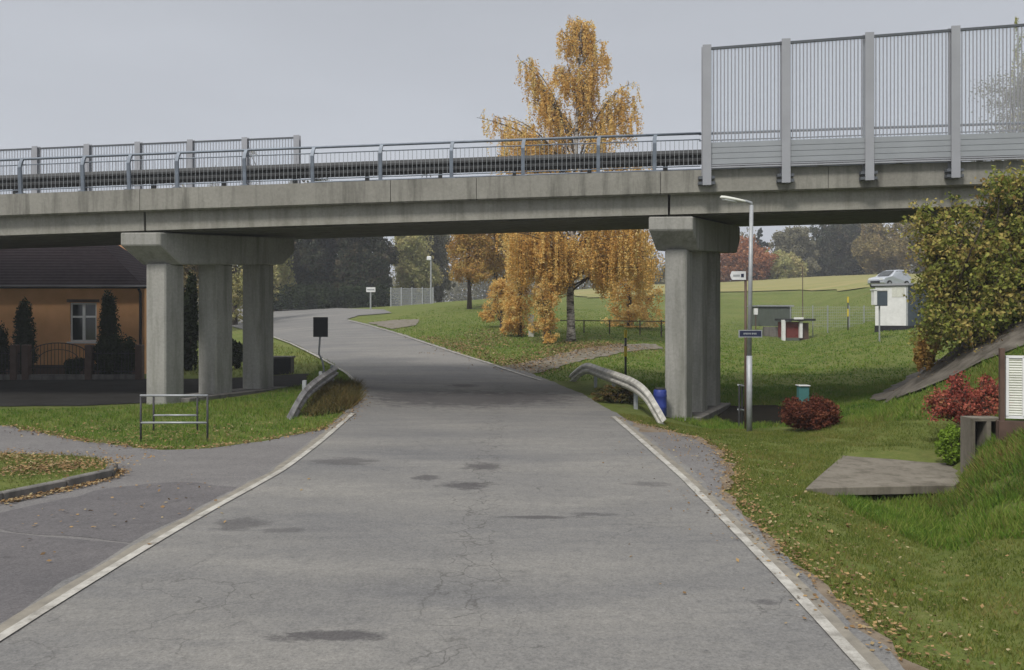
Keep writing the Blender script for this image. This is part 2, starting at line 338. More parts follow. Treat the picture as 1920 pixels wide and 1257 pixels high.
# foliage
def foliage(name, cs, transl=.3):
    m, t, b = base_mat(name, .8, .15)
    a = N(t, 'ShaderNodeAttribute'); a.attribute_name = 'tint'
    c = ramp(t, a.outputs['Fac'], [(i / (len(cs) - 1) if len(cs) > 1 else 0, x) for i, x in enumerate(cs)])
    t.links.new(c, b.inputs['Base Color']); tl = N(t, 'ShaderNodeBsdfTranslucent'); t.links.new(c, tl.inputs[0])
    ms_ = N(t, 'ShaderNodeMixShader'); ms_.inputs[0].default_value = transl
    t.links.new(b.outputs[0], ms_.inputs[1]); t.links.new(tl.outputs[0], ms_.inputs[2]); t.links.new(ms_.outputs[0], t.nodes['Material Output'].inputs[0]); return m
L = {
 'birch': foliage('birch_leaves', [(.40, .24, .08), (.62, .38, .12), (.76, .51, .16), (.74, .58, .26), (.52, .48, .20)], .4),
 'orange': foliage('orange_leaves', [(.22, .15, .05), (.44, .25, .075), (.50, .34, .10), (.32, .30, .11)], .35),
 'olive': foliage('olive_leaves', [(.06, .09, .02), (.15, .185, .035), (.27, .29, .065), (.44, .37, .12), (.26, .17, .055)], .35),
 'dark': foliage('dark_leaves', [(.022, .034, .02), (.045, .055, .03), (.08, .078, .045), (.10, .07, .05)], .15),
 'pale': foliage('pale_leaves', [(.22, .23, .10), (.36, .36, .15), (.48, .43, .20), (.38, .31, .17)], .35),
 'grey': foliage('grey_leaves', [(.12, .12, .085), (.19, .18, .12), (.27, .25, .16)], .3),
 'fir': foliage('fir_needles', [(.018, .032, .024), (.04, .06, .042)], .05),
 'rust': foliage('rust_leaves', [(.22, .085, .045), (.36, .15, .07), (.40, .20, .09)], .3),
 'tan': foliage('tan_leaves', [(.15, .13, .06), (.27, .22, .09), (.33, .24, .13)], .3),
 'red': foliage('red_leaves', [(.13, .03, .022), (.27, .06, .045), (.40, .12, .085), (.22, .13, .05)], .3),
 'maroon': foliage('maroon_leaves', [(.045, .018, .012), (.12, .035, .022), (.20, .075, .035)], .2),
 'weedy': foliage('tall_weed_leaves', [(.05, .08, .02), (.10, .13, .03), (.19, .17, .05), (.22, .13, .06)], .3),
 'weed': foliage('weed_leaves', [(.03, .035, .012), (.06, .06, .02), (.12, .09, .03), (.10, .05, .02)], .2),
 'hedge': foliage('hedge_leaves', [(.010, .018, .008), (.024, .036, .014), (.04, .05, .02)], .1),
 'lime': foliage('lime_leaves', [(.12, .20, .02), (.22, .33, .04)], .35),
 'blade': foliage('grass_blades', [(.05, .08, .012), (.105, .145, .025), (.165, .19, .04), (.26, .21, .08)], .35),
 'bladelush': foliage('lush_grass_blades', [(.04, .105, .013), (.10, .19, .024), (.165, .235, .038), (.24, .235, .07)], .35),
 'litter': foliage('leaf_litter', [(.11, .07, .035), (.20, .125, .06), (.33, .22, .10), (.17, .10, .05), (.36, .30, .17)], .1)}

# ------------------------------------------------------------------ leaf clouds
def cloud_mesh(name, V, nper, tint, mat, parent=None, origin=None):
    V = np.asarray(V, np.float32).reshape(-1, 3); n = len(V) // nper
    if origin is not None: V = V - np.asarray(origin, np.float32)
    me = bpy.data.meshes.new(name); me.vertices.add(len(V)); me.vertices.foreach_set('co', V.ravel())
    me.loops.add(len(V)); me.loops.foreach_set('vertex_index', np.arange(len(V), dtype=np.int32))
    me.polygons.add(n); me.polygons.foreach_set('loop_start', np.arange(0, len(V), nper, dtype=np.int32))
    me.polygons.foreach_set('loop_total', np.full(n, nper, dtype=np.int32))
    a = me.attributes.new('tint', 'FLOAT', 'FACE'); a.data.foreach_set('value', np.clip(tint, 0, 1).astype(np.float32))
    me.update(calc_edges=True)
    return link(name, me, mat, parent, (0, 0, 0) if parent is not None or origin is None else tuple(origin))
def unit(n):
    v = rng.normal(size=(n, 3)); return v / np.linalg.norm(v, axis=1, keepdims=True)
def leaf_quads(P, size, asp=.6, flat=0.0):
    n = len(P); a = unit(n); c = unit(n)
    if flat: a[:, 2] *= (1 - flat); c[:, 2] *= (1 - flat); a /= np.linalg.norm(a, axis=1, keepdims=True)
    b_ = np.cross(a, c); b_ /= np.linalg.norm(b_, axis=1, keepdims=True) + 1e-9
    if flat: b_ = np.cross(a, np.array([0, 0, 1.]) + .3 * rng.normal(size=(n, 3))); b_ /= np.linalg.norm(b_, axis=1, keepdims=True) + 1e-9
    s_ = (np.asarray(size) * rng.uniform(.6, 1.3, n))[:, None]
    return np.stack([P - a * s_, P - b_ * s_ * asp, P + a * s_, P + b_ * s_ * asp], 1)
def blob_points(blobs, n, cl=45, sig=.16):
    vol = np.array([b_[3] * b_[4] * b_[5] for b_ in blobs]) ** .75; vol = vol / vol.sum(); P = []; T = []
    for bl, f_ in zip(blobs, vol):
        m_ = max(3, int(n * f_ / cl)); d = unit(m_) * (rng.uniform(.15, 1, (m_, 1)) ** .45)
        C = np.array(bl[:3]) + d * np.array(bl[3:6])
        k = rng.poisson(cl, m_) + 3; idx = np.repeat(np.arange(m_), k)
        off = rng.normal(size=(len(idx), 3)) * np.array(bl[3:6]) * sig
        off = np.sign(off) * np.minimum(np.abs(off), 2.2 * np.array(bl[3:6]) * sig)
        P.append(C[idx] + off); ct = rng.uniform(0, 1, m_); T.append(ct[idx] * .65 + rng.uniform(0, .35, len(idx)))
    return np.concatenate(P), np.concatenate(T)
def limb_path(a, b_, bend=.12, k=6):
    a = np.array(a, float); b_ = np.array(b_, float); L_ = np.linalg.norm(b_ - a); o = rng.normal(size=3) * bend * L_
    return [tuple(a + (b_ - a) * s_ + o * math.sin(s_ * math.pi) + np.array([0, 0, .08 * L_ * math.sin(s_ * math.pi)])) for s_ in np.linspace(0, 1, k)]
def make_tree(name, label, cat, base, H, Rw, blobs, leafmat, n, size, trunk=True, barkmat='bark', tr=None, group=None, cl=45, sig=.16, top=.8, asp=.6):
    """blobs relative to the base, metres"""
    root = empty(name, base, label, cat, group)
    P, T = blob_points(blobs, n, cl, sig); P[:, 2] = np.maximum(P[:, 2], .05)
    cloud_mesh('crown', leaf_quads(P, size, asp), 4, T, L[leafmat], root)
    if trunk:
        tr = tr or max(.05, H * .018); mb = MB()
        pts = [(rng.normal() * .01 * H * k / 6, rng.normal() * .01 * H * k / 6, -.3 + (H * top + .3) * k / 6) for k in range(7)]; pts[0] = (0, 0, -.3)
        mb.tube(pts, [tr * (1.25 if k == 0 else 1) * (1 - k / 6.6) + .01 for k in range(7)], 8)
        bl = sorted(blobs, key=lambda q: -q[3])[:10]
        for q in bl:
            z0 = min(max(q[2] * .55, H * .18), H * top * .9); kk = z0 / (H * top) * 6; i = int(kk); i = min(i, 5)
            st = tuple(np.array(pts[i]) + (np.array(pts[i + 1]) - np.array(pts[i])) * (kk - i))
            mb.tube(limb_path(st, (q[0], q[1], q[2])), list(np.linspace(tr * .45, tr * .08 + .006, 6)), 6)
            for _ in range(3):
                d = unit(1)[0] * np.array(q[3:6]) * .8
                mb.tube(limb_path((q[0], q[1], q[2]), (q[0] + d[0], q[1] + d[1], q[2] + d[2]), .1, 4), list(np.linspace(tr * .1 + .006, .006, 4)), 4)
        mb.build('trunk', M[barkmat], root, smooth=True, rel=(0, 0, 0))
    return root
def spray_tree(name, label, cat, base, targets, stems, leafmat, size, ntw, nlf, tr, tl=(.35, .8), droop=.25):
    """leaves set along real twigs: targets are limb ends relative to the base"""
    root = empty(name, base, label, cat); mb = MB(); P = []; T = []
    for k, t_ in enumerate(targets):
        t_ = np.array(t_); st = np.array(stems[int(rng.integers(len(stems)))]); st = st * np.array([1, 1, rng.uniform(.3, 1)])
        pts = np.array(limb_path(st, t_, .10, 8)); mb.tube([tuple(p) for p in pts], list(np.linspace(tr * .5, .007, 8)), 5)
        ct = rng.uniform(0, .65)
        for q in range(ntw):
            j = int(rng.integers(3, 8)); p = pts[j]; d = (pts[7] - pts[4]); d = d / (np.linalg.norm(d) + 1e-6) + unit(1)[0] * .9; d /= np.linalg.norm(d); L_ = rng.uniform(*tl)
            tw_ = [p, p + d * L_ * .5, p + d * L_ + np.array([0, 0, -droop * L_])]; mb.tube([tuple(x_) for x_ in tw_], [.008, .006, .003], 3, False)
            n_ = int(nlf * rng.uniform(.4, 1.5)); f = rng.uniform(.15, 1.05, n_)[:, None]; base_ = p + d * L_ * f + np.array([0, 0, -droop * L_]) * f ** 2
            P.append(base_ + rng.normal(size=(n_, 3)) * size * 1.3); T.append(np.clip(ct + rng.uniform(0, .4, n_), 0, 1))
    P = np.concatenate(P); cloud_mesh('crown', leaf_quads(P, size, .65), 4, np.concatenate(T), L[leafmat], root)
    for st in stems: mb.tube(limb_path((st[0] * .2, st[1] * .2, -.3), st, .05, 6), list(np.linspace(tr, tr * .5, 6)), 7)
    mb.build('trunk', M['bark'], root, rel=(0, 0, 0)); return root
def auto_blobs(kind, H, W):
    r_ = W / 2; B = []
    if kind == 'round':
        for _ in range(16):
            z = rng.uniform(.22, .88); a = rng.uniform(0, 6.28); env = math.sin(min(1, (1 - z) * 1.5) * math.pi / 2) ; d = r_ * .68 * env * rng.uniform(.3, 1)
            s_ = r_ * rng.uniform(.22, .45); B.append((math.cos(a) * d, math.sin(a) * d, z * H, s_, s_, s_ * rng.uniform(.7, 1.1)))
        B.append((0, 0, .5 * H, r_ * .6, r_ * .6, H * .28))
    elif kind == 'bushy':
        for _ in range(26):
            z = rng.uniform(.04, .86); a = rng.uniform(0, 6.28); d = r_ * .72 * math.sqrt(max(.1, 1 - (z - .3) ** 2 * 2)) * rng.uniform(.2, 1)
            s_ = r_ * rng.uniform(.22, .42); B.append((math.cos(a) * d, math.sin(a) * d, z * H, s_, s_, s_ * rng.uniform(.7, 1.3)))
        B.append((0, 0, .42 * H, r_ * .6, r_ * .6, H * .38))
    elif kind == 'cone':
        for k in range(11):
            z = .12 + .8 * k / 10; rr = r_ * (1 - z) * 1.1 + .15
            for q in range(4 if k < 8 else 2):
                a = rng.uniform(0, 6.28); B.append((math.cos(a) * rr * .5, math.sin(a) * rr * .5, z * H, rr * .55, rr * .55, H * .045))
        B.append((0, 0, .9 * H, r_ * .08, r_ * .08, H * .09))
    elif kind == 'column':
        for k in range(14):
            z = .14 + .78 * k / 13; a = rng.uniform(0, 6.28); rr = r_ * (1.0 - .75 * max(0, z - .35)) * rng.uniform(.5, .8)
            B.append((math.cos(a) * rr * .5, math.sin(a) * rr * .5, z * H, rr * .7, rr * .7, H * .1))
    return B
def auto_tree(name, label, px, D, wpx, ytop, kind, leafmat, n, size, group=None, trunk=True, **k):
    X = (px - 960) / F * D; z = hz(X, D); H = CAMH + (HOR - ytop) / F * D - z; W = wpx / F * D * 1.2
    return make_tree(name, label, k.pop('cat', 'tree'), (X, D, z), H, W / 2, auto_blobs(kind, H * .97, W), leafmat, n, size, trunk=trunk, group=group, **k)

# ------------------------------------------------------------------ ground
def poly(pts, jit=0.0, step=.4):
    """pixel outline -> world outline on the ground, with an uneven edge"""
    W = [np.array(g(*p)) if len(p) == 2 else np.array(p[:2]) for p in pts]; out = []
    for i, a in enumerate(W):
        b_ = W[(i + 1) % len(W)]; L_ = np.linalg.norm(b_ - a); k = max(1, int(L_ / step)) if jit else 1; k = min(k, 120)
        for q in range(k): out.append(a + (b_ - a) * q / k + (rng.normal(size=2) * jit if q else 0))
    return [(float(p[0]), float(p[1])) for p in out]
def inside(P, outline):
    x, y = P[:, 0], P[:, 1]; c_ = np.zeros(len(P), bool); o_ = np.array(outline); n = len(o_); j = n - 1
    for i in range(n):
        xi, yi = o_[i]; xj, yj = o_[j]
        if yi != yj: c_ ^= ((yi > y) != (yj > y)) & (x < (xj - xi) * (y - yi) / (yj - yi) + xi)
        j = i
    return c_
def ground_sheet(name, outline, mat, off, kind='structure', label=None, cat=None, step=.5, step_far=2.0, side=0):
    from mathutils.geometry import delaunay_2d_cdt
    o_ = np.array(outline); lo, hi = o_.min(0), o_.max(0); pts = [Vector(p) for p in outline]; y = lo[1]
    while y < hi[1]:
        st = step if y < 30 else (step * 2 if y < 60 else step_far); y += st
        xs = np.arange(lo[0], hi[0], max(st, (hi[0] - lo[0]) / 150)); P = np.stack([xs, np.full(len(xs), y)], 1); P = P[inside(P, outline)]
        pts += [Vector(p) for p in P]
    n = len(outline); rr = delaunay_2d_cdt(pts, [], [list(range(n))], 1, 1e-5)
    bm = bmesh.new(); vs = [bm.verts.new((p[0], p[1], 0)) for p in rr[0]]
    for f in rr[2]:
        try: bm.faces.new([vs[i] for i in f])
        except ValueError: pass
    for v in bm.verts: v.co.z = hz(v.co.x, v.co.y) + off * (1 + max(0, v.co.y - 12) * .05)
    if side:
        r_ = bmesh.ops.extrude_face_region(bm, geom=bm.faces[:])
        for v in [q for q in r_['geom'] if isinstance(q, bmesh.types.BMVert)]: v.co.z -= side
    bmesh.ops.recalc_face_normals(bm, faces=bm.faces[:])
    me = bpy.data.meshes.new(name); bm.to_mesh(me); bm.free()
    up = sum(p.normal.z * p.area for p in me.polygons)
    if not side and up < 0: me.flip_normals()
    for p in me.polygons: p.use_smooth = not side
    return tag(link(name, me, mat), label, cat, None, kind)
def axis(knots):
    o_ = [knots[0][0]]
    for (a, st), (b_, _) in zip(knots[:-1], knots[1:]):
        n = max(1, round((b_ - a) / st)); o_ += [a + (b_ - a) * k / n for k in range(1, n + 1)]
    return np.array(o_)
gx = axis([(-400, 20), (-140, 5), (-60, 1.2), (-16, .3), (20, .8), (60, 1.5), (110, 5), (200, 20), (420, 1)])
gy = axis([(-60, 5), (0, .5), (6, .25), (30, .4), (50, .8), (100, 1.5), (170, 4), (260, 15), (700, 1)])
GX, GY = np.meshgrid(gx, gy); GZ = h(GX, GY)
nrm = np.random.default_rng(5)
bumpy = np.zeros_like(GZ)
for k in range(14):
    a, b_, c_, d_ = nrm.uniform(.4, 2.6), nrm.uniform(.4, 2.6), nrm.uniform(0, 6.28), nrm.uniform(0, 6.28)
    bumpy += np.sin(GX * a + c_) * np.sin(GY * b_ + d_)
me = bpy.data.meshes.new('ground'); nx, ny = len(gx), len(gy)
me.from_pydata(np.stack([GX, GY, GZ - .004], -1).reshape(-1, 3).tolist(), [], [(j * nx + i, j * nx + i + 1, (j + 1) * nx + i + 1, (j + 1) * nx + i) for j in range(ny - 1) for i in range(nx - 1)])
for p in me.polygons: p.use_smooth = True
tag(link('ground', me, M['grass']), kind='structure')

# roads
left_px = [(0, 1203), (120, 1125), (250, 1045), (350, 985), (430, 940), (530, 885), (600, 832), (655, 783), (678, 752), (672, 722), (650, 700), (625, 684), (580, 660), (545, 643), (505, 630), (430, 612), (330, 600)]
right_px = [(1640, 1257), (1480, 1090), (1290, 900), (1210, 830), (1150, 782), (1095, 742), (1040, 718), (990, 700), (925, 684), (850, 660), (790, 640), (735, 622), (690, 609), (650, 600), (672, 593), (735, 588)]
near_l = [(-4.2, 3.5), (-4.6, -8)]; near_r = [(3.0, -8), (2.55, 3.0)]
lw = [g(*p) for p in left_px]; rw = [g(*p) for p in right_px]
far_pts = [g(720, 583), g(600, 579), g(480, 580), (-60, 88), (-60, 70)]
road_out = [(x, y) for x, y in (near_l[::-1] + lw + [(-60, 64)][:0])] + far_pts[::-1][0:0]
road_out = near_l[::-1] + lw + [(-62, 66), (-62, 92), g(480, 579.5), g(600, 579), g(720, 582)] + rw[::-1] + near_r[::-1]
def densify(pts, step, jit):
    out = []
    for i, a in enumerate(pts):
        a = np.array(a); b_ = np.array(pts[(i + 1) % len(pts)]); L_ = np.linalg.norm(b_ - a); k = max(1, min(80, int(L_ / step)))
        for q in range(k): out.append(tuple(a + (b_ - a) * q / k + (rng.normal(size=2) * jit if q else 0)))
    return [(float(p[0]), float(p[1])) for p in out]
def widen(pts, dx): return [(x + dx, y) for x, y in pts]
road_poly = near_l[::-1] + widen(lw[:8], -.22) + lw[8:] + [(-62, 66), (-62, 92), g(480, 579.5), g(600, 579), g(720, 582)] + widen(rw[::-1][:-5], .0) + widen(rw[::-1][-5:], .2) + near_r[::-1]
ROAD = densify(road_poly, .35, .035)
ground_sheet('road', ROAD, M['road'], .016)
# asphalt to the left of the road with the side road
SIDE = densify([g(655, 786), g(640, 792), g(600, 808), g(520, 824), g(390, 842), g(300, 845), g(150, 828), g(20, 800), (-14, 18.3), (-40, 18.5), (-40, -8), (-4.0, -8), (-4.0, 4)] + widen(lw[:7], .1), .3, .045)
ground_sheet('side_road', SIDE, M['side'], .008)
LOT = densify([g(0, 1000), g(235, 1022), g(260, 1030), g(120, 1112), g(0, 1190), (-4.7, 3), (-5, -8), (-30, -8), (-30, 9.0)], .3, .02)
ground_sheet('pavement_apron', LOT, M['lot'], .012)
LAY = densify([g(60, 950), g(220, 915), g(330, 905), g(445, 915), g(380, 955), g(250, 1020), g(0, 994), g(-60, 980)], .3, .05)
ground_sheet('pavement_patch', LAY, M['lot'], .011)
STREET = densify([(-60, 23.2), g(0, 763), g(150, 762), g(262, 757), g(330, 752), (-6.9, 26), (-7.6, 30.5), (-60, 31)], .4, .05)
ground_sheet('street', STREET, M['street'], .01)
# right-hand verge: dirt strip and small lay-by
VERGE = densify([g(1140, 778), g(1190, 792), g(1245, 806), g(1310, 820), g(1352, 845), g(1375, 885), g(1372, 930), g(1420, 985), g(1480, 1052), g(1560, 1110), g(1640, 1185), g(1740, 1257), (3.3, 3.5), (3.5, -8), (2.7, -8), (2.5, 3)] + [(x - .1, y) for x, y in rw[:5]], .2, .06)
ground_sheet('verge', VERGE, M['dirt'], .008)
LAYBY = densify([g(1195, 812), g(1250, 812), g(1305, 826), g(1345, 850), g(1362, 885), g(1340, 935), g(1300, 890)], .3, .04)
ground_sheet('lay_by', LAYBY, M['side'], .012)
PATH = densify([g(925, 692), g(990, 680), g(1050, 665), g(1090, 655), g(1140, 648), g(1230, 646), (8.5, 40), (8.5, 43), g(1230, 656), g(1160, 664), g(1080, 680), g(1010, 700), g(985, 703)], .4, .08)
ground_sheet('path', PATH, M['path'], .012)
PATH2 = densify([g(690, 606), g(740, 601), g(785, 600), g(780, 611), g(735, 618)], .5, .08)
ground_sheet('driveway', PATH2, M['path'], .012)
FIELD = densify([g(1100, 560), g(1345, 549), g(1500, 545), g(1620, 541), g(1760, 540), (150, 120), (200, 190), (20, 195), (5, 150)], 3, .5)
ground_sheet('field', FIELD, M['stubble'], .02, step_far=4)
MUD = densify([g(1325, 755), g(1390, 765), g(1455, 762), g(1480, 770), g(1470, 800), g(1390, 796), g(1330, 780)], .3, .05)
ground_sheet('ditch', MUD, M['mud'], .02)
# white edge lines, following the road edges
def line_strip(name, pts, w_, mat, off=.028, fade=1.0, shift=0.0, wob=.07):
    P = [np.array(g(*p)) if isinstance(p[0], (int,)) else np.array(p) for p in pts]; out = []
    for a, b_ in zip(P[:-1], P[1:]):
        k = max(1, int(np.linalg.norm(b_ - a) / .3))
        for q in range(k): out.append(a + (b_ - a) * q / k)
    out.append(P[-1]); out = np.array(out)
    for _ in range(4): out[1:-1] = (out[:-2] + out[2:] + 2 * out[1:-1]) / 4
    tn = np.gradient(out, axis=0); tn /= np.linalg.norm(tn, axis=1, keepdims=True); nn = np.stack([-tn[:, 1], tn[:, 0]], 1)
    ww = (w_ / 2 * (1 + rng.normal(size=len(out)) * wob * .5))[:, None]; out = out + nn * shift
    A = out - nn * ww; B = out + nn * ww; me = bpy.data.meshes.new(name)
    V = [(x, y, hz(x, y) + off * (1 + max(0, y - 12) * .05)) for x, y in A] + [(x, y, hz(x, y) + off * (1 + max(0, y - 12) * .05)) for x, y in B]; n = len(out)
    me.from_pydata(V, [], [(i, i + 1, n + i + 1, n + i) for i in range(n - 1)])
    if me.polygons and sum(p.normal.z for p in me.polygons) < 0: me.flip_normals()
    return tag(link(name, me, mat), kind='structure')
line_strip('road_edge_grit', [(-3.95, -6.0), (-3.95, 3.5), (0, 1203), (120, 1125), (250, 1045), (350, 985), (430, 940), (530, 885), (600, 832), (662, 778)], .15, M['grit'], .021, shift=.09, wob=.35)
line_strip('road_edge_grit', [(2.45, -6.0), (2.42, 3.5), (1620, 1257), (1470, 1092), (1285, 902), (1208, 834), (1150, 784)], .14, M['grit'], .021, shift=-.09, wob=.35)
line_strip('road_marking', [(-3.95, -6.0), (-3.95, 3.5), (0, 1203), (120, 1125), (250, 1045), (350, 985), (430, 940), (530, 885), (600, 832), (662, 778)], .10, M['line'])
line_strip('road_marking', [(2.45, -6.0), (2.42, 3.5), (1620, 1257), (1470, 1092), (1285, 902), (1208, 834), (1150, 784)], .105, M['line'])
line_strip('road_marking', [(1015, 716), (970, 702), (928, 688)], .12, M['line'])
line_strip('road_marking', [(925, 686), (850, 663), (790, 643), (735, 625), (690, 612), (652, 603)], .12, M['fadeline'])
line_strip('road_marking', [(676, 742), (668, 720), (650, 702), (625, 687), (580, 663), (545, 646), (512, 634)], .12, M['fadeline'])


# ------------------------------------------------------------------ the overpass
DX = -.071; e1 = Vector((1, DX, 0)).normalized(); en = Vector((-e1.y, e1.x, 0)); BO = Vector((0, 20.55, 0))
def bx(px):                          # pixel column -> station on the near face of the deck
    u = (px - 960) / F; return (u * 20.55 / (1 - DX * u)) / e1.x
def zpx(px, py):
    s_ = bx(px); return s_, CAMH + (HOR - py) / F * (BO.y + e1.y * s_)
_f = [zpx(a, b_) for a, b_ in ((0, 364), (540, 347), (960, 330), (1300, 317.5), (1600, 309), (1860, 303.5))]
PT = np.polyfit([a for a, _ in _f], [b_ for _, b_ in _f], 2); S0, S1 = -14.5, 13.0
def zt(s):
    s2 = min(max(s, S0), S1); d_ = 2 * PT[0] * s2 + PT[1]; return float(np.polyval(PT, s2) + d_ * (s - s2))
SUP = .062
def B(s, n, dz=0.0): 
    p = BO + e1 * s + en * n; return Vector((p.x, p.y, zt(s) + dz + SUP * max(n, 0)))
ST = [-75, -60, -45, -30, -24, -18, -14, -10, -6, -2, 2, 4.4, 8, 12, 16, 20, 34, 50, 80]
JL, JR = bx(262), bx(1257); span = JR - JL
bridge = empty('road_bridge', (0, 21, 0), 'grey concrete road bridge on rectangular pillars crossing over the road', 'bridge')
def ssweep(prof, s0, s1, name, mat, parent, bevel=0):
    st = [s0] + [s for s in ST if s0 < s < s1] + [s1]; mb = MB()
    mb.sweep([[B(s, n, dz) for n, dz in prof] for s in st]); return mb.build(name, mat, parent, bevel)
NW = 7.9
joints = [-75, JL - 2 * span, JL - span, JL, JR, JR + 11.5]
# edge beam segments, thin dark joints between the castings
seg = [-75, JL - span, JL + .0, bx(732), bx(893), JR - .25, JR + 3.9, 16.5, 34, 80]
for a, b_ in zip(seg[:-1], seg[1:]):
    ssweep([(0, 0), (.62, 0), (.62, -.2), (.3, -.58), (.06, -.60), (0, -.56)], a + .008, b_ - .008, 'edge_beam', M['beam'], bridge)
ssweep([(NW, 0), (NW + .6, 0), (NW + .6, -.6), (NW + .3, -.6), (NW, -.2)], -75, 80, 'edge_beam', M['beam'], bridge)
for a, b_ in zip(joints[:-1], joints[1:]):
    ssweep([(.24, -.52), (NW + .3, -.52), (NW + .2, -1.09), (.27, -1.09)], a + .03, b_ - .03, 'girder', M['girder'], bridge)
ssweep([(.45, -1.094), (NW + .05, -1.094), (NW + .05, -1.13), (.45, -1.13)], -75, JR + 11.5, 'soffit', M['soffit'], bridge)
ssweep([(.64, -.14), (NW - .02, -.14), (NW - .02, -.5), (.64, -.5)], -75, 80, 'deck', M['road'], bridge)
# piers
pd = Vector((.5, 1, 0))
def pier(c0, dend, cols_d, capw=.56):
    root_c = Vector((c0[0], c0[1], 0)); 
    def s_of(p): return (p - BO).dot(e1)
    cb = root_c - pd * .0; zc = zt(s_of(cb)) - 1.13 - .03; zg = -.8
    def cz(d_): return zc + SUP * (d_ + 1.0)
    prof = [(-.72, 0), (-.72, -.34), (-.10, -.86), (dend - .5, -.86), (dend, -.45), (dend, 0)]
    mb = MB(); mb.prism(prof, lambda q: (cb + pd * q[0] - e1 * capw) + Vector((0, 0, cz(q[0]) + q[1])), lambda q: (cb + pd * q[0] + e1 * capw) + Vector((0, 0, cz(q[0]) + q[1])))
    mb.build('pier_cap', M['pier'], bridge, bevel=.025)
    for d_ in cols_d:
        c_ = cb + pd * d_; a = e1 * .28; b2 = pd.normalized() * .32; mb = MB()
        q = [c_ - a - b2, c_ + a - b2, c_ + a + b2, c_ - a + b2]
        mb.hexa([Vector((p.x, p.y, zg)) for p in q] + [Vector((p.x, p.y, cz(d_) - .85)) for p in q])
        mb.build('pillar', M['pier'], bridge, bevel=.03)
    mb = MB(); c_ = cb + pd * ((cols_d[0] + cols_d[-1]) / 2 + .35); a = e1 * .55; b2 = pd * ((cols_d[-1] - cols_d[0]) / 2 + .2); q = [c_ - a - b2, c_ + a - b2, c_ + a + b2, c_ - a + b2]
    zz = hz(c_.x, c_.y); mb.hexa([Vector((p.x, p.y, -1)) for p in q] + [Vector((p.x, p.y, zz + .12)) for p in q]); mb.build('footing', M['kerb'], bridge, bevel=.02)
LP = (-9.60, 22.15); RP = (4.42, 21.2)
pier(LP, 3.95, (.0, 1.6, 3.15)); pier(RP, 4.9, (.0, 1.6, 3.15))
for k in (1, 2, 3): pier((LP[0] - (RP[0] - LP[0]) * k, LP[1] - (RP[1] - LP[1]) * k), 4.5, (.0, 1.6, 3.15))
# abutment hidden behind the embankment on the right
mb = MB(); s_ = JR + 11.6
p0, p1, p2, p3 = [B(s_ + a, n) for a, n in ((0, .3), (1.2, .3), (1.2, NW), (0, NW))]
mb.hexa([Vector((p.x, p.y, -1)) for p in (p0, p1, p2, p3)] + [Vector((p.x, p.y, zt(s_) - 1.13 + SUP * n)) for p, n in ((p0, 0.), (p1, 0.), (p2, NW), (p3, NW))])
mb.build('abutment', M['pier'], bridge)

# near railing
rl = empty('bridge_railing', B(-5, .1, 0), 'blue grey steel railing with bent posts along the near edge of the bridge', 'railing')
SE = bx(1316)
post_s = [bx(p) for p in (32, 150, 237, 328, 455, 583, 711, 845, 980, 1122, 1228)]; sp_ = 1.75
post_s = [post_s[0] - sp_ * k for k in range(28, 0, -1)] + post_s
for s_ in post_s:
    mb = MB()
    for (sa, na, za), (sb, nb, zb) in (((0, .14, .0), (0, .10, .72)), ((0, .10, .72), (.01, .14, .86)), ((.01, .14, .86), (.03, .17, .95))):
        def rect(ss, nn, zz): return [B(s_ + ss + q[0], nn + q[1], zz) for q in ((-.045, -.03), (.045, -.03), (.045, .03), (-.045, .03))]
        mb.hexa(rect(sa, na, za) + rect(sb, nb, zb))
    mb.hexa([B(s_ + q[0], .14 + q[1], .002) for q in ((-.09, -.08), (.09, -.08), (.09, .08), (-.09, .08))] + [B(s_ + q[0], .14 + q[1], .03) for q in ((-.09, -.08), (.09, -.08), (.09, .08), (-.09, .08))])
    mb.build('post', M['rail'], rl)
RS = [-75 + 3 * k for k in range(24)] + [-2, 1, SE]
RS = sorted(set([s for s in RS if s <= SE]))
mb = MB(); mb.tube([B(s, .18, .95) for s in RS], .034, 10); mb.build('top_rail', M['rail'], rl, smooth=True)
mb = MB(); mb.tube([B(s, .22, .80) for s in RS], .016, 6); mb.tube([B(s, .22, .12) for s in RS], .016, 6); mb.build('infill_rail', M['rail'], rl)
mb = MB(); s_ = -30.0
while s_ < SE - .05: mb.tube([B(s_, .22, .12), B(s_, .22, .80)], .0065, 4, False); s_ += .115
mb.build('infill_bars', M['galv'], rl)
# railing continuing behind the noise barrier
rl2 = empty('bridge_railing', B(8, .5, 0), 'dark steel handrail seen through the clear panels of the near noise barrier', 'railing')
mb = MB(); S2 = [SE, 7, 9, 12, 16]
mb.tube([B(s, .45, .98) for s in S2], .035, 8); mb.tube([B(s, .45, .80) for s in S2], .016, 6); mb.build('top_rail', M['rail'], rl2)
for s_ in np.arange(SE + .25, 16, 2.02):
    mb = MB(); mb.obox(B(s_, .45), (1, DX), (0, 1), .04, .03, zt(s_) , zt(s_) + .97); mb.build('post', M['rail'], rl2)
mb = MB()
for s_ in np.arange(SE + .1, 16, .16): mb.tube([B(s_, .47, .1), B(s_, .47, .80)], .0065, 4, False)
mb.build('infill_bars', M['rail'], rl2)
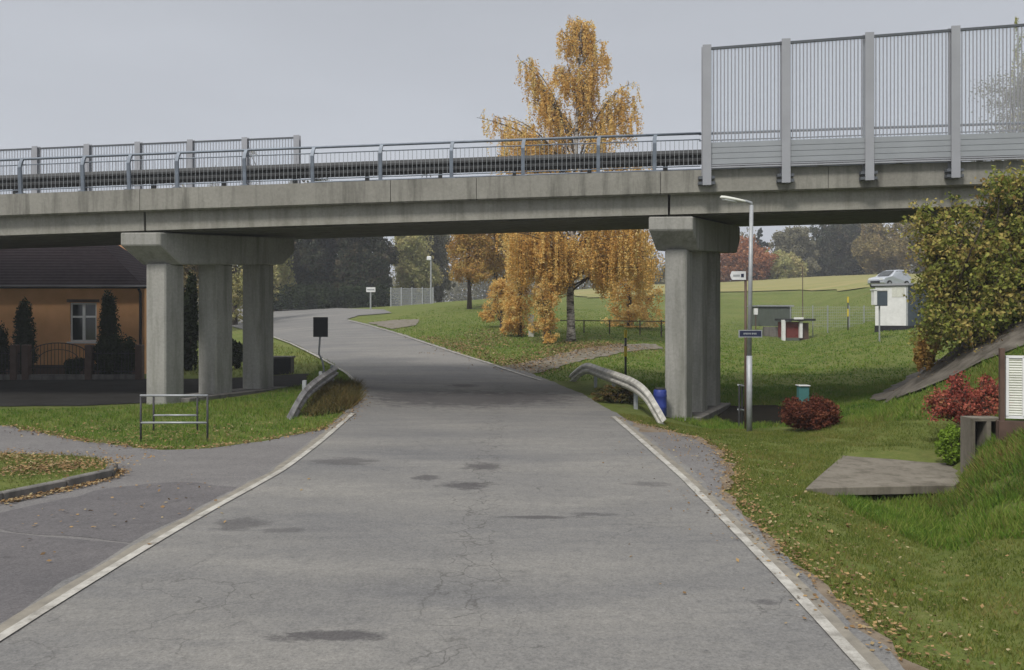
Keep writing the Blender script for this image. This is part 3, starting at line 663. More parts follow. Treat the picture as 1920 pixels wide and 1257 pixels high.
# guardrail behind the railing
WP = [(-.155, .0), (-.12, -.03), (-.085, -.075), (-.045, -.075), (-.015, -.01), (.015, -.01), (.045, -.075), (.085, -.075), (.12, -.03), (.155, .0), (.155, .006), (.12, -.022), (.085, -.067), (.045, -.067), (.015, -.002), (-.015, -.002), (-.045, -.067), (-.085, -.067), (-.12, -.022), (-.155, .006)]
gr = empty('guardrail', B(-5, .8, 0), 'dark weathered steel crash barrier running behind the near bridge railing', 'guardrail')
for n_, z_ in ((.78, .42),):
    mb = MB(); mb.sweep([[B(s, n_ + l * 1.0, z_ + q * 1.3) for q, l in WP] for s in [-75, -50, -35, -28, -22, -16, -12, -8, -4, 0, SE, 9, 14, 30]]); mb.build('rail', M['darkrail'], gr)
for s_ in np.arange(-46, 14, 2.0):
    mb = MB(); mb.obox(B(s_, .88), (1, DX), (0, 1), .05, .07, zt(s_) - .1, zt(s_) + .62); mb.build('post', M['darkrail'], gr)
gr2 = empty('guardrail', B(-5, NW - .4, 0), 'dark steel crash barrier on the far side of the bridge deck', 'guardrail')
mb = MB(); mb.sweep([[B(s, NW - .3 - l, .45 + q * 1.1) for q, l in WP] for s in [-75, -50, -35, -28, -22, -16, -12, -8, -4, 0, 4, 9, 14, 30]]); mb.build('rail', M['darkrail'], gr2)
for s_ in np.arange(-40, 14, 4.0):
    mb = MB(); mb.obox(B(s_, NW - .2), (1, DX), (0, 1), .05, .05, zt(s_) , zt(s_) + SUP * NW + .6); mb.build('post', M['darkrail'], gr2)
rl3 = empty('bridge_railing', B(2, NW + .3, 0), 'thin steel railing on the far edge of the bridge in front of the birch', 'railing')
S3 = [bx(640) - 3.5, -2, 2, 6, 10, 15]
mb = MB(); mb.tube([B(s, NW + .3, .95) for s in S3], .03, 8); mb.tube([B(s, NW + .3, .82) for s in S3], .014, 6); mb.build('top_rail', M['rail'], rl3)
for s_ in np.arange(S3[0], 14, 1.8):
    mb = MB(); mb.obox(B(s_, NW + .3), (1, DX), (0, 1), .04, .03, zt(s_) + SUP * NW, zt(s_) + SUP * (NW + .3) + .93); mb.build('post', M['rail'], rl3)

# noise barriers
def barrier(root, posts, n0, face, hfun, panel_top, bar_step, drop):
    """posts: stations; n0: distance of the barrier plane; face: -1 towards the camera"""
    for k, s_ in enumerate(posts):
        mb = MB(); w_ = .105; H_ = hfun(s_)
        zb = -drop
        for (dn, hw, hn) in ((0, w_, .012), (.09, .012, .08), (.18, w_, .012)):
            q = [(-hw, dn - hn), (hw, dn - hn), (hw, dn + hn), (-hw, dn + hn)]
            mb.hexa([B(s_ + a, n0 + face * .0 + b_, zb) for a, b_ in q] + [B(s_ + a, n0 + b_, H_ + .05) for a, b_ in q])
        po = mb.build('post', M['bpost'], root)
        if drop > .1:
            mb = MB()
            for dz in (-drop + .02, -drop + .16):
                q = [(-.2, .02), (.2, .02), (.2, .17), (-.2, .17)]
                mb.hexa([B(s_ + a, n0 + b_, dz) for a, b_ in q] + [B(s_ + a, n0 + b_, dz + .07) for a, b_ in q])
            mb.build('bracket', M['bdark'], po)
    for a, b_ in zip(posts[:-1], posts[1:]):
        s0, s1 = a + .03, b_ - .03; nn = n0 + .09
        # lower sheet-metal cassette with shallow grooves
        mb = MB(); zl = .10; step = (panel_top - zl) / 4
        for k in range(4):
            z0, z1 = zl + k * step, zl + (k + 1) * step - .012
            q = [(s0, nn - .05), (s1, nn - .05), (s1, nn + .05), (s0, nn + .05)]
            mb.hexa([B(s, n, z0) for s, n in q] + [B(s, n, z1) for s, n in q])
        q = [(s0, nn - .035), (s1, nn - .035), (s1, nn + .035), (s0, nn + .035)]
        mb.hexa([B(s, n, zl + .01) for s, n in q] + [B(s, n, panel_top - .02) for s, n in q])
        mb.build('lower_panel', M['bpanel'], root)
        mb = MB(); q = [(s0, nn - .06), (s1, nn - .06), (s1, nn + .04), (s0, nn + .04)]
        mb.hexa([B(s, n, .0) for s, n in q] + [B(s, n, .035) for s, n in q]); mb.hexa([B(s, n, .055) for s, n in q] + [B(s, n, .085) for s, n in q]); mb.build('sill', M['bpost'], root)
        mb = MB(); q = [(s0, nn - .008), (s1, nn - .008), (s1, nn + .008), (s0, nn + .008)]
        mb.hexa([B(s, n, panel_top) for s, n in q] + [B(s, n, hfun(s) - .03) for s, n in q]); cp = mb.build('clear_panel', M['acrylic'], root)
        mb = MB(); s_ = s0 + .06
        while s_ < s1 - .05:
            for c_ in (0,):
                q = [(s_ - .013, nn - .016), (s_ + .013, nn - .016), (s_ + .013, nn - .010), (s_ - .013, nn - .010)]
                mb.hexa([B(s, n, panel_top + .01) for s, n in q] + [B(s, n, hfun(s) - .05) for s, n in q])
            s_ += bar_step
        mb.build('bars', M['bstripe'], root)
        mb = MB()
        for (sa, sb, za, zb) in ((s0, s1, -.06, .0), (s0, s0 + .035, None, -.06), (s1 - .035, s1, None, -.06)):
            q = [(sa, nn - .03), (sb, nn - .03), (sb, nn + .03), (sa, nn + .03)]
            mb.hexa([B(s, n, (hfun(s) + za) if za is not None else panel_top) for s, n in q] + [B(s, n, hfun(s) + zb) for s, n in q])
        mb.build('panel_frame', M['bdark'], root)
M['bstripe'] = simple('barrier_stripes', (.27, .27, .30), .6, 0, .15, 6)
posts = [bx(p) for p in (1323, 1470, 1625, 1785)]; posts += [posts[-1] + 2.05 * k for k in range(1, 6)]
nb = empty('noise_barrier', B(posts[0], 0, 0), 'tall striped clear panel noise barrier with grey posts on the near edge of the bridge', 'noise barrier', )
barrier(nb, posts, -.20, -1, lambda s: 3.04 + .035 * (s - 4.9), .66, .088, .42)
fx = lambda px: ((px - 960) / F * 28.9) / (1 - DX * (px - 960) / F)
fp = [fx(p) for p in (-175, -68, 38, 135, 230, 328, 430, 527)]; fp = [fp[0] - 2.1 * k for k in range(8, 0, -1)] + fp
fb = empty('noise_barrier', B(fp[-1], NW + .2, 0), 'pale clear panel noise barrier on the far edge of the bridge, above the orange house', 'noise barrier')
barrier(fb, fp, NW + .32, 1, lambda s: 2.66, .5, .11, 0)

# ------------------------------------------------------------------ guardrails beside the road
def road_rail(label, path, posts_, side, mat, twist=None):
    root = empty('guardrail', (path[0][0], path[0][1], 0), label, 'guardrail')
    P = [Vector(p[:3]) for p in path]; Hs = [p[3] if len(p) > 3 else 1.25 for p in path]
    # smooth resample
    Q = []; W_ = []
    for i in range(len(P) - 1):
        p0 = P[max(i - 1, 0)]; p1 = P[i]; p2 = P[i + 1]; p3 = P[min(i + 2, len(P) - 1)]
        for k in range(5):
            t_ = k / 5; Q.append(.5 * ((2 * p1) + (p2 - p0) * t_ + (2 * p0 - 5 * p1 + 4 * p2 - p3) * t_ * t_ + (3 * p1 - p0 - 3 * p2 + p3) * t_ ** 3)); W_.append(Hs[i] + (Hs[i + 1] - Hs[i]) * t_)
    Q.append(P[-1]); W_.append(Hs[-1]); rings = []
    for i, p in enumerate(Q):
        t_ = (Q[min(i + 1, len(Q) - 1)] - Q[max(i - 1, 0)]).normalized(); up = (Vector((0, 0, 1)) - t_ * t_.z).normalized(); lat = t_.cross(up).normalized() * side
        rings.append([p + up * q * W_[i] + lat * l * 1.1 for q, l in WP])
    mb = MB(); mb.sweep(rings); mb.build('rail', M[mat], root)
    for (x, y) in posts_:
        mb = MB(); z = hz(x, y); mb.obox((x, y), (1, 0), (0, 1), .05, .06, z - .3, z + .62); mb.build('post', M['galv'], root)
    return root
road_rail('bent pale guardrail beside the right pillar, its near end dipping into the grass', [(3.56, 18.6, -.10), (3.47, 19.3, .20), (3.38, 20.1, .46), (3.25, 21.4, .60), (3.05, 23.4, .63), (2.85, 25.6, .63), (2.62, 27.6, .64), (2.42, 28.4, .48), (2.15, 29.0, .16)], [(3.34, 21.6), (3.1, 24.4), (2.82, 27.0)], 1, 'whiterail')
road_rail('dark twisted guardrail end beside the left pillars', [(-5.22, 18.6, -.06), (-5.24, 19.3, .18), (-5.3, 20.2, .38), (-5.42, 21.6, .50), (-5.6, 23.6, .56), (-5.85, 26.0, .58), (-6.05, 27.5, .56)], [(-5.60, 21.6), (-5.78, 24.2), (-6.02, 26.8)], -1, 'galv2')

# sign on a bent pole at the left rail
sx, sy = at(606, 690, 26.8).x, 26.8
rs = empty('road_sign', (sx, sy, hz(sx, sy)), 'small black rectangular sign on a bent pole at the end of the left guardrail', 'sign')
mb = MB(); a = at(607, 690, 26.8); b2 = at(598, 664, 26.8); c2 = at(600, 632, 26.8); c3 = at(601, 600, 26.8)
mb.tube([(a.x + .02, a.y, hz(sx, sy) - .2), a, at(604, 676, 26.8), b2, c2, c3], .032, 8); mb.build('pole', M['galv'], rs, smooth=True)
p0 = at(588, 632, 26.74); p1 = at(615, 595, 26.74)
mb = MB(); mb.box(p0.x + .02, p1.x - .02, 26.69, 26.735, p0.z + .02, p1.z - .02); mb.build('panel', M['black'], rs)
mb = MB()
for q in ((p0.x, p1.x, p0.z, p0.z + .02), (p0.x, p1.x, p1.z - .02, p1.z), (p0.x, p0.x + .02, p0.z + .02, p1.z - .02), (p1.x - .02, p1.x, p0.z + .02, p1.z - .02)): mb.box(q[0], q[1], 26.685, 26.74, q[2], q[3])
mb.build('panel_frame', M['iron'], rs)

# ------------------------------------------------------------------ street lamp with street-name plate
lx = at(1405, 805, 17.4); ly = 17.4
lamp = empty('street_lamp', (lx.x, ly, hz(lx.x, ly)), 'tall grey street lamp beside the right bridge pillar, its head under the bridge deck', 'street lamp')
top = at(1409, 385, 17.4)
mb = MB(); mb.tube([(lx.x, ly, -.1), (lx.x, ly, 1.6)], .062, 12); mb.build('pole_base', M['galv'], lamp, smooth=True)
mb = MB(); mb.tube([(lx.x, ly, 1.6), (top.x, ly, top.z)], [.05, .042], 12); mb.build('pole', M['galv'], lamp, smooth=True)
mb = MB(); mb.tube([top - Vector((0, 0, .02)), top + Vector((.0, 0, .05)), at(1400, 378, 17.4), at(1392, 377, 17.4)], .03, 8); mb.build('arm', M['galv'], lamp, smooth=True)
hA = at(1398, 379, 17.4); hB = at(1350, 371, 17.4); rings = []
for k, (t_, w_, hh) in enumerate(((0, .03, .03), (.12, .06, .045), (.45, .085, .055), (.8, .09, .06), (.95, .07, .05), (1, .02, .02))):
    c_ = hA + (hB - hA) * t_; rings.append([c_ + Vector((0, math.cos(q) * w_, math.sin(q) * hh * (1 if math.sin(q) > 0 else .5))) for q in np.linspace(0, 2 * math.pi, 13)[:-1]])
mb = MB(); mb.sweep(rings); hd = mb.build('lamp_head', M['offwhite'], lamp, smooth=True)
rings = []
for t_, w_ in ((.35, .03), (.5, .065), (.8, .07), (.92, .03)):
    c_ = hA + (hB - hA) * t_ - Vector((0, 0, .03)); rings.append([c_ + Vector((0, math.cos(q) * w_, math.sin(q) * .022)) for q in np.linspace(0, 2 * math.pi, 11)[:-1]])
mb = MB(); mb.sweep(rings); mb.build('lens', M['lens'], hd, smooth=True)
sp0 = at(1385, 633, 17.32); sp1 = at(1429, 619, 17.32)
ns = empty('street_name_sign', (lx.x, ly - .07, sp0.z), 'small dark blue street name plate with pale border fixed to the street lamp pole', 'sign')
mb = MB(); mb.box(sp0.x + .018, sp1.x - .018, ly - .085, ly - .065, sp0.z + .018, sp1.z - .018); mb.build('plate', M['signblue'], ns)
mb = MB()
for q in ((sp0.x, sp1.x, sp0.z, sp0.z + .018), (sp0.x, sp1.x, sp1.z - .018, sp1.z), (sp0.x, sp0.x + .018, sp0.z + .018, sp1.z - .018), (sp1.x - .018, sp1.x, sp0.z + .018, sp1.z - .018)): mb.box(q[0], q[1], ly - .088, ly - .062, q[2], q[3])
mb.build('border', M['galv'], ns)
mb = MB(); x = sp0.x + .105; zc_ = (sp0.z + sp1.z) / 2
for k, w_ in enumerate((.022, .016, .02, .014, .02, .018, .022, .012, .018, .02)):
    if k == 6: x += .014
    mb.box(x, x + w_, ly - .0885, ly - .0852, zc_ - .018 + (.006 if k % 3 == 1 else 0), zc_ + .018); x += w_ + .009
mb.build('lettering', M['galv'], ns)
# direction sign on a second post just behind
px_, D_ = 1398, 18.6; a = at(px_, 515, D_)
ds = empty('direction_sign', (a.x, D_, hz(a.x, D_)), 'small white direction sign pointing left on a brown post behind the street lamp', 'sign')
mb = MB(); mb.tube([(a.x, D_, hz(a.x, D_) - .2), (a.x, D_, at(px_, 505, D_).z)], .03, 8); mb.build('post', M['brown'], ds, smooth=True)
s0, s1 = at(1369, 525, D_ - .05), at(1396, 509, D_ - .05)
mb = MB(); zc_ = (s0.z + s1.z) / 2
mb.prism([(s0.x + .04, s0.z), (s1.x + .03, s0.z), (s1.x + .03, s1.z), (s0.x + .04, s1.z), (s0.x, zc_)], lambda q: (q[0], D_ - .06, q[1]), lambda q: (q[0], D_ - .035, q[1])); mb.build('panel', M['white'], ds)
mb = MB(); mb.box(s1.x - .085, s1.x - .02, D_ - .066, D_ - .061, zc_ - .04, zc_ + .04); mb.build('symbol', M['signblue'], ds)
mb = MB()
for k in range(6): mb.box(s0.x + .07 + k * .026, s0.x + .088 + k * .026, D_ - .066, D_ - .061, zc_ - .022, zc_ + .022)
mb.build('lettering', M['galv'], ds)

# ditch handrail beside the lamp
hr = empty('ditch_handrail', at(1390, 790, 19.2), 'short dark tubular handrail at the ditch, just left of the street lamp', 'handrail')
mb = MB()
for px_ in (1386, 1397): 
    a = at(px_, 722, 19.2); mb.tube([(a.x, 19.2 + (.25 if px_ > 1390 else 0), -.5), (a.x, 19.2 + (.25 if px_ > 1390 else 0), a.z)], .022, 8)
mb.build('posts', M['iron'], hr)
mb = MB()
for py in (722, 768): a = at(1384, py, 19.2); b2 = at(1400, py + 4, 19.2); mb.tube([a, (b2.x, 19.45, b2.z)], .022, 8)
mb.build('rails', M['galv'], hr)

# tubular rack left of the road
fr = empty('tubular_rack', (at(325, 830, 15.6).x, 16.1, 0), 'grey tubular steel frame standing on the grass in front of the left pillar', 'frame')
x0, x1 = at(264, 830, 15.6).x, at(389, 830, 15.6).x; x2, x3 = at(288, 790, 17.0).x, at(370, 790, 17.0).x; zt_ = at(264, 742, 15.6).z; zb_ = at(288, 742, 17.0).z
zm = at(300, 793, 15.6).z; zz_ = -.25
for (x, y, z_) in ((x0, 15.6, zt_), (x1, 15.6, zt_), (x2, 17.0, zb_), (x3, 17.0, zb_)):
    mb = MB(); mb.tube([(x, y, zz_), (x, y, z_)], .021, 8); mb.build('leg', M['rail2'] if 'rail2' in M else M['iron'], fr, smooth=True)
mb = MB()
for a, b2 in (((x0, 15.6, zt_), (x1, 15.6, zt_)), ((x0, 15.6, zm), (x1, 15.6, zm)), ((x2, 17.0, zb_), (x3, 17.0, zb_)), ((x2, 17., zb_ - .42), (x3, 17., zb_ - .42)), ((x0, 15.6, zt_), (x2, 17.0, zb_)), ((x1, 15.6, zt_), (x3, 17.0, zb_))): mb.tube([a, b2], .021, 8)
mb.build('crossbars', M['galv'], fr, smooth=True)

# blue drum behind the right guardrail
bp = at(1234, 780, 20.6)
bb = empty('plastic_drum', (bp.x + .05, 20.6, hz(bp.x, 20.6)), 'small blue plastic drum behind the right guardrail against the pillar', 'drum')
zb0 = hz(bp.x, 20.6)
mb = MB(); mb.tube([(bp.x + .05, 20.6, zb0 + z_) for z_ in (0, .03, .22, .25, .28, .5, .53, .56, .66, .70)], [.15, .17, .17, .18, .17, .17, .18, .17, .17, .14], 16); bo = mb.build('body', M['blue'], bb, smooth=True)
mb = MB(); mb.tube([(bp.x + .05, 20.6, zb0 + .70), (bp.x + .05, 20.6, zb0 + .73)], [.145, .14], 16); mb.build('lid', M['black'], bb)
# teal water post
tp = at(1505, 760, 20.8)
tb = empty('utility_box', (tp.x, 20.8, hz(tp.x, 20.8)), 'small teal utility box just behind the round maroon bush', 'box')
q0, q1 = at(1496, 745, 20.8), at(1515, 722, 20.8)
mb = MB(); mb.box(q0.x, q1.x, 20.7, 20.9, hz(tp.x, 20.8) - .1, q1.z - .03); mb.build('body', M['teal'], tb, bevel=.012)
mb = MB(); mb.box(q0.x - .02, q1.x + .02, 20.66, 20.94, q1.z - .028, q1.z); mb.build('lid', M['lens'], tb, bevel=.008)

# ------------------------------------------------------------------ concrete slab bridge over the ditch, kerb island
def gs(px, py, z=.045): D = (CAMH - z) * F / (py - HOR); return ((px - 960) / F * D, D)
sl = [gs(1588, 842), gs(1845, 842), gs(1838, 868), gs(1790, 906), gs(1720, 907), gs(1510, 912), gs(1545, 880)]
mb = MB(); zs = .012
mb.prism(densify(sl, .4, .012), lambda q: (q[0], q[1], zs - .12), lambda q: (q[0], q[1], zs)); o = mb.build('driveway_slab', M['slab'], None, bevel=.008, rel=(sl[0][0], sl[0][1], zs))
tag(o, 'weathered concrete driveway slab bridging the ditch on the right verge', 'slab')
isl = [g(-420, 862), g(0, 862), g(120, 866), g(190, 872), g(212, 884), g(205, 897), g(120, 916), g(0, 941), g(-420, 1040)]
ISL = densify(isl, .3, .0)
mb = MB(); mb.prism(ISL, lambda q: (q[0], q[1], -.05), lambda q: (q[0], q[1], .115)); o = mb.build('traffic_island', M['grass'], None, rel=(isl[3][0], isl[3][1], 0)); tag(o, kind='structure')
kp = [Vector((*p, 0)) for p in (isl[8], isl[7], isl[6], isl[5], isl[4], isl[3])]
kroot = empty('kerb', kp[2], 'row of old concrete kerbstones around the leafy island at the left edge', 'kerb')
P_ = [kp[0]]
for a, b2 in zip(kp[:-1], kp[1:]):
    n_ = max(1, int((b2 - a).length / 1.0))
    for k in range(1, n_ + 1): P_.append(a + (b2 - a) * k / n_)
for a, b2 in zip(P_[:-1], P_[1:]):
    d_ = (b2 - a).normalized(); nn = Vector((-d_.y, d_.x, 0)); L_ = (b2 - a).length; j_ = rng.uniform(-.008, .008)
    mb = MB(); c_ = (a + b2) / 2 - nn * .0; mb.obox(c_, d_, nn, L_ / 2 - .006, .07, -.08, .135 + j_); mb.build('kerbstone', M['kerb'], kroot, bevel=.015)

# paved channel on the embankment
ch = [at(1640, 752, 19.0), at(1690, 722, 18.4), at(1760, 684, 17.8), at(1840, 642, 17.2), at(1930, 604, 16.6), at(2100, 545, 15.6)]
ct, cbm = [], []
cpx_top = [(1655, 738), (1700, 712), (1770, 672), (1850, 634), (1925, 606), (2060, 560)]; cpx_bot = [(1630, 752), (1680, 752), (1740, 730), (1810, 699), (1880, 668), (1940, 645), (2060, 600)]
CH = densify([g(*p) for p in cpx_top] + [g(*p) for p in cpx_bot[::-1]], .3, .04)
ground_sheet('stone_channel', CH, M['stone'], .05, kind=None, label='dark stone drainage channel climbing the embankment below the olive tree', cat='channel', step=.3)

# ------------------------------------------------------------------ right-hand garden fence, planter
gf = empty('garden_fence', (at(1885, 800, 11.5).x, 11.5, .7), 'white horizontal slat fence panel on a brown base at the right edge', 'fence')
X0 = at(1886, 668, 11.5).x; z1_ = at(0, 669, 11.5).z; z0_ = at(0, 782, 11.5).z; dirv = Vector((1, -.28, 0)).normalized()
def GF(t_, z, d_=0): return Vector((X0, 11.5, 0)) + dirv * t_ + Vector((.27, .96, 0)) * d_ + Vector((0, 0, z))
mb = MB(); z = z0_ + .03
while z < z1_ - .03:
    mb.hexa([GF(.03, z), GF(2.6, z), GF(2.6, z, .02), GF(.03, z, .02), GF(.03, z + .027, .012), GF(2.6, z + .027, .012), GF(2.6, z + .027, .03), GF(.03, z + .027, .03)]); z += .036
mb.build('slats', M['offwhite'], gf)
mb = MB()
for (a, b2, za, zb) in ((0, .035, z0_, z1_), (.21, .235, z0_, z1_), (0, 2.6, z0_ - .02, z0_ + .02), (0, 2.6, z1_ - .02, z1_ + .015), (1.3, 1.34, z0_, z1_)):
    mb.hexa([GF(a, za, -.012), GF(b2, za, -.012), GF(b2, za, .04), GF(a, za, .04), GF(a, zb, -.012), GF(b2, zb, -.012), GF(b2, zb, .04), GF(a, zb, .04)])
mb.build('frame', M['white'], gf)
mb = MB(); c_ = GF(-.05, 0, .01); mb.obox(c_, dirv, (.27, .96), .03, .04, .3, z1_ + .12); mb.build('post', M['brown'], gf)
mb = MB(); mb.hexa([GF(-.1, .2, -.06), GF(2.6, .2, -.06), GF(2.6, .2, .1), GF(-.1, .2, .1), GF(-.1, z0_ - .06, -.06), GF(2.6, z0_ - .06, -.06), GF(2.6, z0_ - .06, .1), GF(-.1, z0_ - .06, .1)]); mb.build('base_wall', M['brown'], gf)
a, b2 = at(1818, 823, 12.1), at(1880, 784, 12.1)
hb = empty('hollow_block', (a.x, 12.1, a.z), 'pale hollow concrete block beside the garden fence post', 'concrete block')
mb = MB(); w_ = b2.x - a.x; z0b = hz(a.x, 12.1) - .15
for (xa, xb, za, zb) in ((0, .055, z0b, b2.z - .045), (w_ / 2 - .02, w_ / 2 + .045, z0b, b2.z - .045), (w_ - .05, w_, z0b, b2.z - .045), (0, w_, b2.z - .043, b2.z)): mb.box(a.x + xa, a.x + xb, 12.05, 12.35, za, zb)
mb.build('shell', M['slab'], hb)
mb = MB(); mb.box(a.x + .057, a.x + w_ - .052, 12.3, 12.34, z0b, b2.z - .046); mb.build('back', M['black'], hb)

# ------------------------------------------------------------------ far field things
kd = 45; kc = at(1702, 616, kd); kz = hz(kc.x, kd)
ki = empty('garden_kiosk', (kc.x, kd, kz), 'white and blue grey flat roofed kiosk beside the olive tree', 'kiosk')
ztop = at(0, 532, kd).z; aa = Vector((-math.cos(R(38)), math.sin(R(38)), 0)); ab = Vector((math.cos(R(35)), math.sin(R(35)), 0)); A0 = Vector((kc.x, kd, 0))
def KQ(a, b_, z): return A0 + aa * a + ab * b_ + Vector((0, 0, z))
def kbox(a0, a1, b0, b1, z0, z1): return [KQ(a0, b0, z0), KQ(a0, b1, z0), KQ(a1, b1, z0), KQ(a1, b0, z0), KQ(a0, b0, z1), KQ(a0, b1, z1), KQ(a1, b1, z1), KQ(a1, b0, z1)]
mb = MB(); mb.hexa(kbox(0, 1.72, 0, 2.2, kz + .18, ztop - .1)); mb.build('wall', M['bluegrey'], ki)
mb = MB(); mb.hexa(kbox(.02, 1.70, -.03, -.002, kz + .2, ztop - .14)); wf = mb.build('white_front', M['bpanel2'] if 'bpanel2' in M else M['white'], ki)
mb = MB(); mb.hexa(kbox(.15, .8, -.045, -.032, ztop - .75, ztop - .2)); mb.hexa(kbox(1.05, 1.3, -.045, -.032, ztop - .72, ztop - .28)); mb.build('notice', M['yellow2'] if 'yellow2' in M else M['offwhite'], wf)
mb = MB(); mb.hexa(kbox(-.12, 1.85, -.14, 2.35, ztop - .098, ztop + .02)); mb.build('roof', M['bpost'], ki)
mb = MB(); mb.hexa(kbox(-.02, 1.74, -.02, 2.22, kz - .2, kz + .178)); mb.build('plinth', M['black'], ki)
mb = MB(); mb.hexa(kbox(-.03, .06, -.05, -.031, kz + .2, ztop - .12)); mb.build('corner_trim', M['galv'], ki)
# box on a pole
D_ = 41; a = at(1646, 628, D_); zg = hz(a.x, D_)
mp_ = empty('meter_box_on_pole', (a.x, D_, zg), 'grey box with a white side on a thin pole in front of the kiosk', 'box')
mb = MB(); mb.tube([(a.x + .08, D_, zg - .3), (a.x + .08, D_, at(0, 572, D_).z)], .04, 8); mb.build('pole', M['galv'], mp_)
q0, q1 = at(1641, 574, D_), at(1661, 546, D_)
mb = MB(); mb.box(q0.x, q1.x, D_ - .2, D_ + .1, q0.z, q1.z); mb.build('box', M['bluegrey'], mp_, bevel=.02)
mb = MB(); mb.box(q0.x - .16, q0.x - .003, D_ - .22, D_ + .1, q0.z + .05, q1.z + .03); mb.build('side_panel', M['white'], mp_)
mb = MB(); mb.box(q0.x - .2, q1.x + .05, D_ - .25, D_ + .14, q1.z + .032, q1.z + .09); mb.build('cap', M['white'], mp_)
# silver car up on the track
def car(label, cx, D, W_, rz):
    z = hz(cx, D); c_ = empty('parked_car', (cx, D, z), label, 'car', None, rz); c_['_local'] = 1
    Lh = W_ / 2; prof = [(-Lh, .42), (-Lh + .02, .78), (-Lh + .25, .92), (-Lh + 1.15, 1.08), (-Lh + 1.95, 1.60), (-Lh + 2.5, 1.70), (Lh - .9, 1.68), (Lh - .25, 1.15), (Lh - .03, 1.02), (Lh, .5), (Lh - .1, .32), (-Lh + .1, .32)]
    mb = MB(); n = len(prof); rings = []
    for y, k in ((-.88, .0), (-.9, .0), (-.72, 1), (.72, 1), (.9, 0), (.88, 0)): pass
    def ring(y, inset): return [Vector((x * (1 - .03 * inset), y * (1 - (.2 if zz > 1.12 else 0) * (1 if abs(y) > .8 else 0)), zz)) for x, zz in prof]
    for y in (-.9, -.6, 0, .6, .9): rings.append(ring(y, 1 if abs(y) > .8 else 0))
    mb.sweep(rings); mb.build('body', M['carpaint'], c_, bevel=.04, rel=(0, 0, 0))
    for sgn in (-1, 1):
        mb = MB()
        for (xa, xb) in ((-Lh + 1.45, -Lh + 2.3), (-Lh + 2.4, -Lh + 3.2)):
            lo = 1.13; hi = 1.56
            q = [(xa, lo), (xb, lo), (xb, hi), (xa + (.5 if xa < -Lh + 1.6 else 0), hi)]
            mb.prism(q, lambda p: (p[0], sgn * .735, p[1]), lambda p: (p[0], sgn * .755, p[1]))
        mb.build('window', M['glass_dark'], c_, rel=(0, 0, 0))
    mb = MB(); mb.prism([(-Lh + 1.12, 1.09), (-Lh + 1.88, 1.585), (-Lh + 1.80, 1.60), (-Lh + 1.05, 1.10)], lambda p: (p[0] + .02, -.6, p[1] + .01), lambda p: (p[0] + .02, .6, p[1] + .01)); mb.build('windscreen', M['glass_dark'], c_, rel=(0, 0, 0))
    for x in (-Lh + .8, Lh - .85):
        for y in (-.86, .86):
            mb = MB(); mb.tube([(x, y - .11, .33), (x, y + .11, .33)], .33, 20); wh = mb.build('wheel', M['rubber'], c_, rel=(0, 0, 0))
            mb = MB(); mb.tube([(x, y - .115, .33), (x, y + .115, .33)], .19, 12); mb.build('rim', M['galv'], wh, rel=(0, 0, 0))
    for y in (-.6, .6):
        mb = MB(); mb.box(-Lh - .015, -Lh + .06, y - .16, y + .16, .68, .84); mb.build('headlight', M['lens'], c_, rel=(0, 0, 0))
    mb = MB(); mb.box(-Lh - .02, -Lh + .04, -.5, .5, .4, .62); mb.build('grille', M['black'], c_, rel=(0, 0, 0))
    return c_
car('silver car parked on the field edge, seen just above the kiosk roof', at(1668, 540, 76).x, 76, 4.1, R(28))
# red hut, grey container, fence
hd_ = 58; a = at(1469, 641, hd_); zg = hz(a.x, hd_) - .1
rh = empty('red_hut', (at(1495, 640, hd_).x, hd_, zg), 'small dark red hut with white posts next to the green grey shed', 'hut')
def X(px, D): return at(px, 0, D).x
def Z(py, D): return at(0, py, D).z
mb = MB(); mb.box(X(1476, hd_), X(1500, hd_), hd_ + .15, hd_ + 2, zg + .3, Z(604, hd_)); mb.build('wall', M['red'], rh)
mb = MB(); mb.box(X(1504, hd_), X(1519, hd_), hd_ + .3, hd_ + 2, zg - .2, Z(606, hd_)); mb.build('side_wall', M['brown'], rh)
mb = MB(); mb.box(X(1476, hd_), X(1500, hd_), hd_ + .1, hd_ + 1.9, zg - .3, zg + .298); mb.build('plinth', M['greengrey'], rh)
for p0, p1, y0, y1 in ((1466, 1472, 643, 600), (1498.5, 1504, 634, 597)):
    mb = MB(); mb.box(X(p0, hd_), X(p1, hd_), hd_ - .1, hd_ + .14, Z(y0, hd_), Z(y1, hd_)); mb.build('post', M['white'], rh)
mb = MB(); mb.box(X(1471, hd_), X(1527, hd_), hd_ - .25, hd_ + 2.2, Z(602, hd_), Z(598, hd_)); mb.build('roof', M['black'], rh)
mb = MB(); mb.box(X(1486, hd_), X(1504, hd_), hd_ - .3, hd_ - .26, Z(599, hd_), Z(595, hd_)); mb.build('fascia', M['white'], rh)
sd_ = 61; zg = hz(X(1455, sd_), sd_)
sh = empty('metal_shed', (X(1452, sd_), sd_, zg), 'green grey corrugated metal shed behind the red hut', 'shed')
mb = MB(); x = X(1422, sd_); n_ = 22; W_ = X(1484, sd_) - x
for k in range(n_): mb.box(x + W_ * k / n_, x + W_ * (k + .55) / n_, sd_ - .03, sd_ + .02, Z(612, sd_), Z(575, sd_))
mb.box(x, x + W_, sd_ + .0, sd_ + 2.4, Z(612, sd_) + .01, Z(575, sd_) - .01); mb.build('wall', M['greengrey'], sh)
mb = MB(); mb.box(x - .1, x + W_ + .15, sd_ - .15, sd_ + 2.6, Z(575, sd_), Z(572.5, sd_)); mb.build('roof', M['galv'], sh)
mb = MB(); mb.box(X(1430, sd_), X(1472, sd_), sd_ - .4, sd_ - .05, zg - .5, Z(613, sd_)); mb.build('base_wall', M['kerb'], sh)
a = at(1417, 584, 60); zg = hz(a.x, 60)
